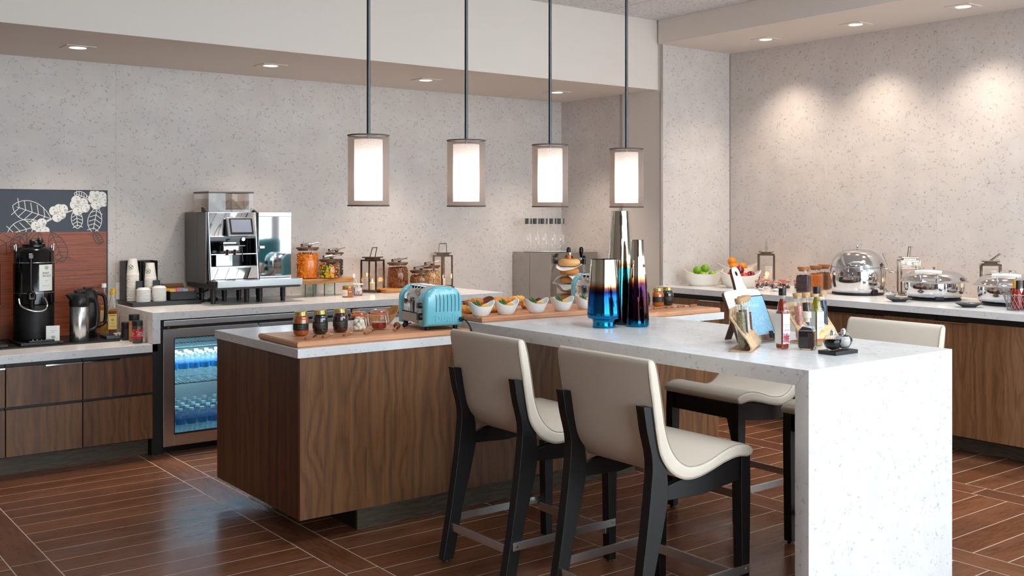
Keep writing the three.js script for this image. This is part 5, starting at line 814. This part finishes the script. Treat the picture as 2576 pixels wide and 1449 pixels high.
// ---------------------------------------------------------------- paddle board sign
{
  const t = thing('paddle_menu_stand', 'white paddle shaped board holding a menu plate with painted blue sky reflection', 'menu stand', [3.6, BAR, -2.915]);
  const lean = new THREE.Group(); // placed by hand below
  const L = (g) => g.rotateX(-0.42).translate(0, 0.012, 0);
  const o = spline([[-0.035, 0.235], [-0.03, 0.27], [-0.024, 0.32], [-0.018, 0.335], [0, 0.342], [0.018, 0.335], [0.024, 0.32], [0.026, 0.27], [0.035, 0.235]], 30), pts = [[-0.125, 0.0], [-0.125, 0.215], ...arc(-0.112, 0.215, 0.013, 180, 90, 6), ...o, ...arc(0.102, 0.215, 0.013, 90, 0, 6), [0.115, 0.0]].reverse();
  const s = shp(pts); const h = new THREE.Path(); h.absellipse(0, 0.31, 0.0085, 0.012, 0, Math.PI * 2); s.holes.push(h);
  P(t, 'paddle', uvm(L(ext(s, 0.014, 0.001, -0.004)), 'y', 0.3), M.walnutB, 'brown wood core of the board'); P(t, 'painted_face', L(ext(s, 0.002, 0, 0.0042)), flat(0xe4e6ea, 0.35));
  P(t, 'menu_frame', L(rb(0.165, 0.19, 0.007, 0.002, 0.03, 0.105, 0.012)), M.black);
  const tx = canvasTex(512, 576, (g, w, h2) => { g.fillStyle = '#8ebfdc'; g.fillRect(0, 0, w, h2); for (let i = 0; i < 900; i++) { g.fillStyle = `rgba(${rr(190, 250)},${rr(220, 250)},250,${rr(0.05, 0.3)})`; g.beginPath(); g.ellipse(rnd() * w, h2 * (1 - Math.pow(rnd(), 1.6)), rr(2, 16), rr(1, 6), rr(0, 3), 0, 7); g.fill(); } g.fillStyle = 'rgba(240,248,252,.75)'; g.font = 'italic 54px serif'; g.textAlign = 'center'; g.fillText('ART SALT', w * 0.46, 150); for (let i = 0; i < 60; i++) { g.strokeStyle = `rgba(235,246,250,${rr(0.3, 0.8)})`; g.lineWidth = rr(2, 5); g.beginPath(); const x = rr(40, 470), y = rr(270, 520); g.moveTo(x, y); g.bezierCurveTo(x + rr(-30, 30), y + rr(-30, 30), x + rr(-40, 40), y + rr(-20, 20), x + rr(-50, 50), y + rr(-30, 30)); g.stroke(); } });  // pale blue ground paints in the sky mirrored by the glossy plate
  P(t, 'menu_reflection_print', L(sheet(0.155, 0.18, 0.03, 0.105, 0.0158)), print(tx, 0.1));
  P(t, 'lip', L(mg([rb(0.235, 0.028, 0.004, 0.001, 0.0, 0.002, 0.03), rb(0.235, 0.004, 0.03, 0.001, 0, -0.01, 0.016)])), M.chrome); P(t, 'clip', L(rb(0.022, 0.03, 0.008, 0.002, 0.06, 0.012, 0.034)), M.black);
  P(t, 'rear_leg', rb(0.04, 0.15, 0.008, 0.002, 0, 0, 0).rotateX(0.4).translate(-0.03, 0.073, -0.115), M.walnutB);
}
// ---------------------------------------------------------------- oils, vinegar, salt and pepper
function oil(pos, label, liquid, art, word, turn) {
  const t = thing('oil_bottle', label, 'bottle', pos, turn, 'square oil bottles'), W = 0.046, b = 0.165;
  P(t, 'glass_body', mg([rb(W, b, W, 0.009, 0, b / 2, 0, 3), lat([[W * 0.49, b - 0.01], [W * 0.45, b + 0.008], [0.0155, b + 0.036], [0.0125, b + 0.044], [0.0125, 0.232]], 24)]), M.glass);
  P(t, 'oil', mg([rb(W - 0.006, b - 0.006, W - 0.006, 0.008, 0, b / 2, 0, 2), lat([[W * 0.44, b - 0.012], [W * 0.4, b + 0.008], [0.0135, b + 0.034], [0.0108, b + 0.043], [0.0108, b + 0.046], [0, b + 0.046]], 20)]), liquid);
  const c = P(t, 'cap', cy(0.0155, 0.0155, 0.03, 0, 0.24, 0, 24), M.blackSatin); P(c, 'cap_ring', mg([tor(0.0152, 0.0012, 0, 0.231, 0), tor(0.0152, 0.0012, 0, 0.238, 0)]), M.black);
  const tx = canvasTex(192, 512, (g, w, h) => { g.fillStyle = '#dfe3e4'; g.fillRect(0, 0, w, h); art(g, w, h); g.fillStyle = '#6c6f72'; g.font = 'bold 22px sans-serif'; g.textAlign = 'center'; g.fillText('EXTRA VIRGIN', w / 2, 190, 160); g.fillText('OLIVE OIL', w / 2, 222, 160); g.font = '16px sans-serif'; g.fillText('infused with', w / 2, 254); g.fillStyle = word[1]; g.font = 'bold 40px sans-serif'; g.fillText(word[0], w / 2, 296, 170); g.strokeStyle = '#555'; g.beginPath(); g.arc(w / 2, 66, 10, 3, 6.4); g.stroke(); });
  P(t, 'front_label', sheet(W - 0.008, 0.125, 0, 0.088, W / 2 + 0.0009), print(tx, 0.5)); P(t, 'side_label', sheet(W - 0.008, 0.125, 0, 0.088, W / 2 + 0.0009).rotateY(-Math.PI / 2), flat(0xd5dadb, 0.5)); return t;
}
oil([3.505, BAR, -2.712], 'red pepper oil bottle with white label and black cap', phy({ color: 0xa8380a, roughness: 0.05, transmission: 0.5, thickness: 0 }), (g, w, h) => { for (let i = 0; i < 70; i++) { g.strokeStyle = ['#a8384a', '#8c2438', '#c96a70'][i % 3]; g.lineWidth = rr(3, 8); g.beginPath(); g.moveTo(rr(-20, w), rr(330, h)); g.bezierCurveTo(rr(0, w), rr(330, h), rr(0, w), rr(330, h), rr(0, w + 20), rr(320, h)); g.stroke(); } }, ['PEPPER', '#9a2a3c'], -0.15);
oil([3.7, BAR, -2.685], 'green lemon oil bottle with white label and black cap', phy({ color: 0xa89a10, roughness: 0.05, transmission: 0.5, thickness: 0 }), (g, w, h) => { g.fillStyle = '#e3a63c'; g.beginPath(); g.arc(w * 0.8, 400, 90, 0, 7); g.fill(); g.fillStyle = '#f1d27a'; g.beginPath(); g.arc(w * 0.75, 420, 60, 0, 7); g.fill(); g.fillStyle = '#c8541e'; g.fillRect(0, 470, w, 42); }, ['LEMON', '#8a8d70'], -0.2);
{
  const t = thing('vinegar_bottle', 'squat square balsamic bottle with pale cork and red label', 'bottle', [3.592, BAR, -2.655], 0.5), W = 0.068, b = 0.082;
  P(t, 'glass_body', mg([rb(W, b, W, 0.007, 0, b / 2, 0, 3), lat([[W * 0.66, b - 0.004], [0.04, b + 0.01], [0.018, b + 0.022], [0.0165, b + 0.03], [0.021, b + 0.036], [0.021, b + 0.046], [0.017, b + 0.05]], 4).rotateY(Math.PI / 4)]), M.glass);
  P(t, 'vinegar', rb(W - 0.007, b - 0.008, W - 0.007, 0.006, 0, b / 2 + 0.002, 0, 2), phy({ color: 0x14060a, roughness: 0.08 })); P(t, 'vinegar_shoulder', new THREE.CylinderGeometry(0.02, W * 0.62, 0.018, 4, 1).rotateY(Math.PI / 4).translate(0, b + 0.006, 0), phy({ color: 0x14060a, roughness: 0.08 }));
  P(t, 'neck', lat([[0.0155, b + 0.016], [0.015, b + 0.03], [0.019, b + 0.036], [0.019, b + 0.046], [0.016, b + 0.05]], 28), M.glass); P(t, 'cork', mg([cy(0.0185, 0.019, 0.024, 0, b + 0.062, 0, 28), cy(0.013, 0.013, 0.02, 0, b + 0.042, 0, 24)]), M.corkPale ??= flat(0xdcc9b6, 0.6));
  const tx = canvasTex(256, 288, (g, w, h) => { g.fillStyle = '#5c1a24'; g.fillRect(0, 0, w, h); g.fillStyle = '#a68e5a'; for (let i = 0; i < 4; i++) { g.beginPath(); g.arc(58 + i * 46, 30, 18, 0, 7); g.fill(); } g.textAlign = 'center'; g.fillStyle = '#d6c48c'; g.font = 'bold 30px serif'; g.fillText('AGED BALSAMIC', w / 2, 88, 236); g.fillStyle = '#e9dcd2'; g.font = 'bold 24px sans-serif'; g.fillText('BROWN SUGAR', w / 2, 126, 210); g.font = '20px sans-serif'; g.fillText('VINEGAR', w / 2, 152); g.fillStyle = '#b98a90'; for (let i = 0; i < 5; i++) g.fillRect(40, 168 + i * 12, w - 80, 4); g.fillStyle = '#8d8a6a'; g.fillRect(26, 232, w - 52, 40); g.fillStyle = '#d8d2bf'; g.beginPath(); g.arc(w / 2, 250, 12, 0, 7); g.fill(); });
  P(t, 'front_label', sheet(W - 0.008, 0.07, 0, b * 0.48, W / 2 + 0.0009), print(tx, 0.5)); P(t, 'side_label', sheet(0.022, 0.066, 0.02, b * 0.48, W / 2 + 0.0009).rotateY(-Math.PI / 2), flat(0x3a2418, 0.5));
}
{
  solo('condiment_tray', 'small black slate tray under the salt and pepper balls', 'tray', rbb(3.512, 3.662, BAR, BAR + 0.015, -2.542, -2.458, 0.001), flat(0x16191d, 0.45));
  [[3.551, 'glass ball pepper mill, the darker front one', 0x1a1c22], [3.623, 'glass ball salt mill, the paler rear one', 0xb8b4b2]].forEach(([x, l, c], i) => {
    const t = thing('seasoning_ball', l, 'shaker', [x, BAR + 0.015, -2.5], 0, 'salt and pepper balls'), R = 0.034;
    P(t, 'glass_ball', sph(R, 0, R, 0, 32, 20), M.glass); P(t, 'seasoning', new THREE.SphereGeometry(R - 0.002, 28, 18, 0, Math.PI * 2, i ? 0.95 : 1.9, Math.PI).translate(0, R, 0), flat(c, 0.7));
    P(t, 'metal_band', new THREE.CylinderGeometry(R + 0.0006, R + 0.0006, 0.016, 40, 1, true).rotateZ(Math.PI / 2).rotateY(0.3).translate(0, R, 0), std({ color: 0xc9ccd0, metalness: 1, roughness: 0.1, side: THREE.DoubleSide })); P(t, 'stopper', mg([cy(0.011, 0.011, 0.014, 0, R * 2 - 0.001, 0, 20), sph(0.0105, 0, R * 2 + 0.006, 0, 16, 8)]), M.steel);
  });
}
// ---------------------------------------------------------------- right counter: fruit
{
  const g = boat(0.172, 0.105, 0.105, 0.072, 0.1, 0.042, 0.006, 56), ang = -0.62;
  const lime = phy({ color: 0x93bb22, roughness: 0.4 }), limeB = phy({ color: 0x7aa61c, roughness: 0.4 }), org = phy({ color: 0xea8a14, roughness: 0.45 }), app = phy({ color: 0x7e1018, roughness: 0.25, clearcoat: 0.4 }), appB = phy({ color: 0xc43a30, roughness: 0.3, clearcoat: 0.4 });
  const at = (c, u, v) => [c[0] + u * Math.cos(ang) + v * Math.sin(ang), c[1] - u * Math.sin(ang) + v * Math.cos(ang)];
  const bowlL = [6.535, -5.87], bowlA = [6.595, -5.525], bowlO = [6.885, -5.8];
  solo('fruit_bowl', 'white boat shaped bowl of green limes in the corner', 'bowl', g, M.cream, [bowlL[0], RT, bowlL[1]], ang, 'white boat shaped fruit bowls');
  solo('fruit_bowl', 'white boat shaped bowl of red apples', 'bowl', g, M.cream, [bowlA[0], RT, bowlA[1]], ang, 'white boat shaped fruit bowls');
  solo('display_riser', 'low white riser under the orange bowl', 'riser', rb(0.24, 0.04, 0.16, 0.004, 0, 0.02, 0), M.cream, [bowlO[0], RT, bowlO[1]], ang);
  solo('fruit_bowl', 'white boat shaped bowl of oranges, raised behind the others', 'bowl', g, M.cream, [bowlO[0], RT + 0.041, bowlO[1]], ang, 'white boat shaped fruit bowls');
  const limeG = sph(0.034, 0, 0, 0, 24, 16).scale(1.08, 1, 1), appG = lat(spline([[0, -0.028], [0.014, -0.034], [0.03, -0.022], [0.036, 0.004], [0.026, 0.028], [0.01, 0.03], [0.003, 0.022], [0, 0.02]], 40), 28), orgG = sph(0.038, 0, 0, 0, 28, 18), navel = cy(0.004, 0.004, 0.003, 0, 0.037, 0, 8);
  const put = (kind, label, list, c, y0, geo, mats, grp, stem) => list.forEach(([u, v, y], i) => { const [x, z] = at(c, u, v); const t = thing(kind, `${label}, ${['first', 'second', 'third', 'fourth', 'fifth', 'sixth', 'seventh'][i]} from the left of its bowl`, 'fruit', [x, y0 + y, z], i * 1.7, grp); t.rotation.x = i % 2 ? 0.9 : 0.3; t.rotation.order = 'YXZ'; P(t, 'flesh', geo, mats[i % mats.length]); P(t, 'stem', stem, M.stemBrown ??= flat(0x5a4020, 0.8)); });
  put('lime', 'green lime', [[-0.1, 0, 0.086], [-0.045, -0.01, 0.128], [-0.005, 0.045, 0.085], [0.02, -0.015, 0.145], [0.078, 0.01, 0.092]], bowlL, RT, limeG, [lime, limeB], 'limes in the corner bowl', cy(0.003, 0.003, 0.003, 0, 0.034, 0, 8));
  put('apple', 'red apple', [[-0.075, 0.01, 0.098], [0, -0.01, 0.142], [0.02, 0.045, 0.092], [0.09, 0, 0.098]], bowlA, RT, appG, [appB, app], 'apples in the front bowl', cy(0.0015, 0.0015, 0.014, 0, 0.028, 0, 6));
  put('orange', 'ripe orange', [[-0.04, -0.015, 0.155], [-0.04, 0.045, 0.108], [0.04, 0.03, 0.11], [0.01, -0.045, 0.1]], bowlO, RT + 0.04, orgG, [org], 'oranges in the raised bowl', navel);
}
lantern([6.935, RT, -5.53], 'metal candle lantern on the right counter beside the apples', 0.62, 0.262, 0.125, 0);
lantern([7.0, RT, -4.27], 'metal candle lantern between the round and the middle chafing dish', 0.75, 0.255, 0.13, 0.12);
lantern([6.985, RT, -3.64], 'metal candle lantern behind the last chafing dish, handle folded', 0.55, 0.25, 0.12, 0.9);
{ // yoghurt jars
  const parfait = (t, R, H) => { P(t, 'yoghurt', lat([[0, 0.006], [R, 0.012], [R, H * 0.3], [0, H * 0.3]], 20), M.whiteMatt); const g = []; for (let i = 0; i < 26; i++) { const a = rr(0, 6.3), r = R * rr(0.5, 0.92); g.push(new THREE.IcosahedronGeometry(rr(0.005, 0.008), 0).translate(r * Math.cos(a), H * rr(0.3, 0.72), r * Math.sin(a))); } const m = P(t, 'berries', vcol(mg(g), ['#3a1a1c', '#7c2018', '#241418', '#a85a2c', '#552a1c'], 60), M.berry ??= std({ vertexColors: true, roughness: 0.4 })); m.userData.kind = 'stuff'; };
  const nm = ['first from the left in the front row', 'second from the left in the front row', 'third from the left in the front row', 'left in the rear row', 'second in the rear row', 'third in the rear row', 'right in the rear row, beside the dark cereal'];
  [[6.49, -5.24], [6.495, -5.098], [6.6, -5.075], [6.64, -5.31], [6.73, -5.21], [6.69, -5.02], [6.79, -5.1]].forEach(([x, z], i) => clipJar([x, RT, z], `small clip jar of berries, ${nm[i]}`, 0.036, 0.07, parfait, -0.65, false, 'small clip jars of berries'));
}
function cereal(pos, label, m, turn) {
  const t = thing('cereal_jar', label, 'jar', pos, turn, 'square cereal jars with wooden lids'), W = 0.1, H = 0.155;
  P(t, 'glass_body', mg([rb(W, H, W, 0.012, 0, H / 2, 0, 3), cy(0.04, 0.042, 0.025, 0, H + 0.01, 0, 28)]), M.glass); const c = P(t, 'cereal', rb(W - 0.009, H * 0.82, W - 0.009, 0.01, 0, H * 0.43, 0, 2), m);
  const g = []; for (let i = 0; i < 90; i++) g.push(new THREE.IcosahedronGeometry(0.006, 0).translate(rr(-1, 1) * (W / 2 - 0.011), H * 0.84 + rr(-0.004, 0.004), rr(-1, 1) * (W / 2 - 0.011))); P(t, 'cereal_top', mg(g), m).userData.kind = 'stuff';
  P(t, 'lid', mg([cy(0.046, 0.046, 0.02, 0, H + 0.034, 0, 32), cy(0.038, 0.038, 0.014, 0, H + 0.018, 0, 28)]), M.lidWood ??= flat(0xa66a40, 0.5)); P(t, 'wire_clasp', mg([tor(0.044, 0.0014, 0, H + 0.01, 0), rods([[0.05, H - 0.01, 0.012], [0.056, H + 0.03, 0.012], [0.056, H + 0.03, -0.012], [0.05, H - 0.01, -0.012]], 0.0014, 5)]), M.chrome); return t;
}
cereal([6.545, RT, -4.865], 'square jar of dark purple cereal with wooden lid', grain([[60, 36, 40], [44, 26, 30], [84, 54, 56]], 60), 0.3);
cereal([6.775, RT, -4.925], 'square jar of orange cereal with wooden lid', grain([[214, 112, 28], [190, 90, 20], [234, 146, 60]], 60), 0.3);
cereal([6.965, RT, -4.985], 'square jar of brown granola beside the domed chafing dish', grain([[120, 76, 40], [92, 54, 28], [150, 104, 60]], 60), 0.3);
// ---------------------------------------------------------------- chafing dishes
{
  const c = [6.78, RT, -4.555], t = thing('roll_top_chafer', 'tall domed stainless chafing dish beside the cereal jars', 'chafing dish', c, 0);
  P(t, 'base_ring', lat([[0.16, 0], [0.185, 0], [0.188, 0.01], [0.18, 0.018]], 56), M.black); P(t, 'base_foot', rb(0.05, 0.045, 0.03, 0.01, 0, 0.025, 0.186).rotateY(-0.3), M.black);
  P(t, 'body', lat(spline([[0.178, 0.012], [0.19, 0.035], [0.199, 0.08], [0.202, 0.13], [0.2, 0.18], [0.195, 0.205]], 30), 64), M.chrome);
  P(t, 'dome', lat(spline([[0.196, 0.207], [0.192, 0.225], [0.178, 0.26], [0.148, 0.3], [0.105, 0.326], [0.05, 0.338], [0.0, 0.34]], 40), 64), M.chrome); P(t, 'seam_ring', tor(0.197, 0.003, 0, 0.206, 0), M.steelDark);
  P(t, 'lid_knob', lat([[0.006, 0.338], [0.005, 0.348], [0.011, 0.356], [0.009, 0.364], [0, 0.367]], 16), M.chrome);
  const a = CAMA - 0.35, fx = Math.sin(a), fz = Math.cos(a), q = (r, y, s) => [fx * r + fz * s, y, fz * r - fx * s];
  P(t, 'lid_handle', rods([q(0.185, 0.245, -0.055), q(0.225, 0.24, -0.06), q(0.235, 0.25, -0.03), q(0.235, 0.25, 0.03), q(0.225, 0.24, 0.06), q(0.185, 0.245, 0.055)], 0.0045), M.chrome);
  P(t, 'spoon_holder', rods([[0.2, 0.17, 0.06], [0.25, 0.19, 0.1], [0.28, 0.17, 0.07], [0.27, 0.14, 0.02], [0.2, 0.16, 0.0]], 0.004), M.chrome); P(t, 'hinge', cyx(0.016, 0.06, 0.19, 0.215, -0.04), M.chrome);
  const sp = thing('serving_spoon', 'serving spoon hooked on the domed chafing dish', 'spoon', [c[0] + 0.245, RT + 0.16, c[2] + 0.14]); P(sp, 'bowl', new THREE.SphereGeometry(0.028, 20, 12).scale(1, 0.5, 1.2), M.chrome); P(sp, 'handle', rod([0, 0.0, -0.02], [0.02, 0.14, -0.1], 0.004), M.chrome);
  const ld = thing('ladle', 'small steel ladle lying right of the domed chafing dish', 'ladle', [6.72, RT, -4.24], 0.9); P(ld, 'cup', lat([[0, 0.002], [0.03, 0.004], [0.045, 0.02], [0.05, 0.036], [0.047, 0.036], [0.042, 0.022], [0.028, 0.008], [0, 0.006]], 32), M.chrome); P(ld, 'handle', rods([[0.048, 0.034, 0], [0.11, 0.05, 0], [0.14, 0.035, 0]], 0.007), M.chrome);
}
function chafer(pos, label) {
  const t = thing('chafing_dish', label, 'chafing dish', pos, 0, 'low stainless chafing dishes');
  P(t, 'base_ring', lat([[0.15, 0], [0.175, 0], [0.178, 0.01], [0.17, 0.016]], 56), M.black); P(t, 'base_foot', rb(0.06, 0.03, 0.03, 0.008, 0, 0.018, 0.175).rotateY(CAMA - 0.2), M.black);
  P(t, 'body', lat(spline([[0.16, 0.012], [0.185, 0.03], [0.197, 0.06], [0.2, 0.09], [0.2, 0.124]], 30), 64), M.chrome); P(t, 'rim', lat([[0.2, 0.122], [0.226, 0.126], [0.232, 0.131], [0.226, 0.136], [0.2, 0.136]], 64), M.chrome);
  P(t, 'lid', lat(spline([[0.222, 0.137], [0.216, 0.142], [0.196, 0.168], [0.15, 0.196], [0.09, 0.206], [0.0, 0.209]], 40), 64), M.chrome); P(t, 'lid_knob', lat([[0.006, 0.208], [0.005, 0.214], [0.012, 0.221], [0.009, 0.229], [0, 0.231]], 16), M.chrome);
  const a = CAMA - 0.55, fx = Math.sin(a), fz = Math.cos(a), q = (r, y, s) => [fx * r + fz * s, y, fz * r - fx * s];
  P(t, 'handle_bracket', mg([rods([q(0.2, 0.15, -0.055), q(0.215, 0.175, -0.055), q(0.22, 0.2, -0.06)], 0.004), rods([q(0.2, 0.15, 0.055), q(0.215, 0.175, 0.055), q(0.22, 0.2, 0.06)], 0.004), sph(0.009, ...q(0.213, 0.172, -0.055), 12, 8), sph(0.009, ...q(0.213, 0.172, 0.055), 12, 8)]), M.chrome);
  P(t, 'handle_grip', tube([q(0.215, 0.203, -0.085), q(0.226, 0.208, 0), q(0.215, 0.203, 0.085)], 0.0115, 24, false, 12), M.white, 'white porcelain grip'); return t;
}
chafer([6.77, RT, -3.935], 'low stainless chafing dish with white grip, in the middle');
chafer([6.77, RT, -3.395], 'low stainless chafing dish with white grip, behind the wire basket');
function spoonPlate(pos, label, l2) {
  const t = thing('spoon_rest', label, 'plate', pos, -0.62, 'dark spoon rests'), g = lat([[0, 0.004], [0.045, 0.004], [0.05, 0.006], [0.088, 0.024], [0.09, 0.0255], [0.087, 0.027], [0.05, 0.0095], [0, 0.009]], 40).scale(1, 1, 0.68); P(t, 'plate', g, flat(0x3a3d42, 0.5)); P(t, 'foot', cy(0.044, 0.046, 0.006, 0, 0.003, 0, 32).scale(1, 1, 0.68), flat(0x3a3d42, 0.5));
  const s = thing('tasting_spoon', l2, 'spoon', [pos[0], pos[1] + 0.012, pos[2]], -0.3); P(s, 'bowl', new THREE.SphereGeometry(0.018, 18, 10).scale(1.5, 0.4, 1).translate(0.03, 0.008, 0), M.chrome); P(s, 'handle', rod([0.01, 0.01, 0], [-0.062, 0.022, 0.01], 0.0032), M.chrome);
}
spoonPlate([6.415, RT, -3.985], 'dark grey spoon rest left of the middle chafing dish', 'steel spoon on the left dark rest'); spoonPlate([6.395, RT, -3.475], 'dark grey spoon rest between the two low chafing dishes', 'steel spoon on the right dark rest');
// wire basket with hot sauces
{
  const c = [6.43, RT, -3.17], t = thing('wire_basket', 'grey wire basket of hot sauces at the right edge', 'basket', c), R0 = 0.068, R1 = 0.092, H = 0.1, g = [];
  for (let i = 0; i < 22; i++) { const a = i / 22 * 6.283, b = a + 0.55; for (const e of [a + 0.55, a - 0.55]) g.push(rod([R0 * Math.cos(a), 0.004, R0 * Math.sin(a)], [R1 * Math.cos(e), H, R1 * Math.sin(e)], 0.0013, 5)); }
  P(t, 'mesh_side', mg(g), M.steelDark); P(t, 'rim_wire', mg([tor(R1, 0.0025, 0, H, 0), tor(R0, 0.0022, 0, 0.003, 0), rod([-R0, 0.003, 0], [R0, 0.003, 0], 0.0015), rod([0, 0.003, -R0], [0, 0.003, R0], 0.0015), rod([-0.04, 0.003, -0.05], [-0.04, 0.003, 0.05], 0.0015), rod([0.04, 0.003, -0.05], [0.04, 0.003, 0.05], 0.0015)]), M.steelDark);
  [[-0.036, 0.012, 'hot sauce bottle with pale blue label in the wire basket', ['#b9b4c4', '#5f8fc0'], M.black], [0.018, 0.03, 'hot sauce bottle with black label in the wire basket', ['#1c1a1c', '#b8502c'], M.black], [0.02, -0.036, 'hot sauce bottle with yellow cap in the wire basket', ['#3a2a20', '#c87a3a'], flat(0xd39a1c)]].forEach(([x, z, l, cols, cap]) => {
    const b = thing('hot_sauce_bottle', l, 'bottle', [c[0] + x, RT + 0.006, c[2] + z], 0, 'hot sauces in the wire basket'); P(b, 'body', lat(spline([[0.0, 0.0], [0.019, 0.0], [0.0215, 0.004], [0.0215, 0.09], [0.018, 0.108], [0.011, 0.128], [0.0095, 0.14]], 40), 24), phy({ color: 0x8f1c12, roughness: 0.12, clearcoat: 0.5 })); P(b, 'cap', cy(0.0125, 0.0135, 0.052, 0, 0.156, 0, 20), cap);
    P(b, 'front_label', wrap(0.0221, 0.06, 0.05, CAMA, 3.6, 24), print(canvasTex(128, 96, (g2, w, h) => { g2.fillStyle = cols[0]; g2.fillRect(0, 0, w, h); g2.fillStyle = cols[1]; for (let i = 0; i < 3; i++) { g2.beginPath(); g2.ellipse(rr(20, 108), rr(20, 76), 18, 12, i, 0, 7); g2.fill(); } })));
  });
}

renderer.render(scene, camera);
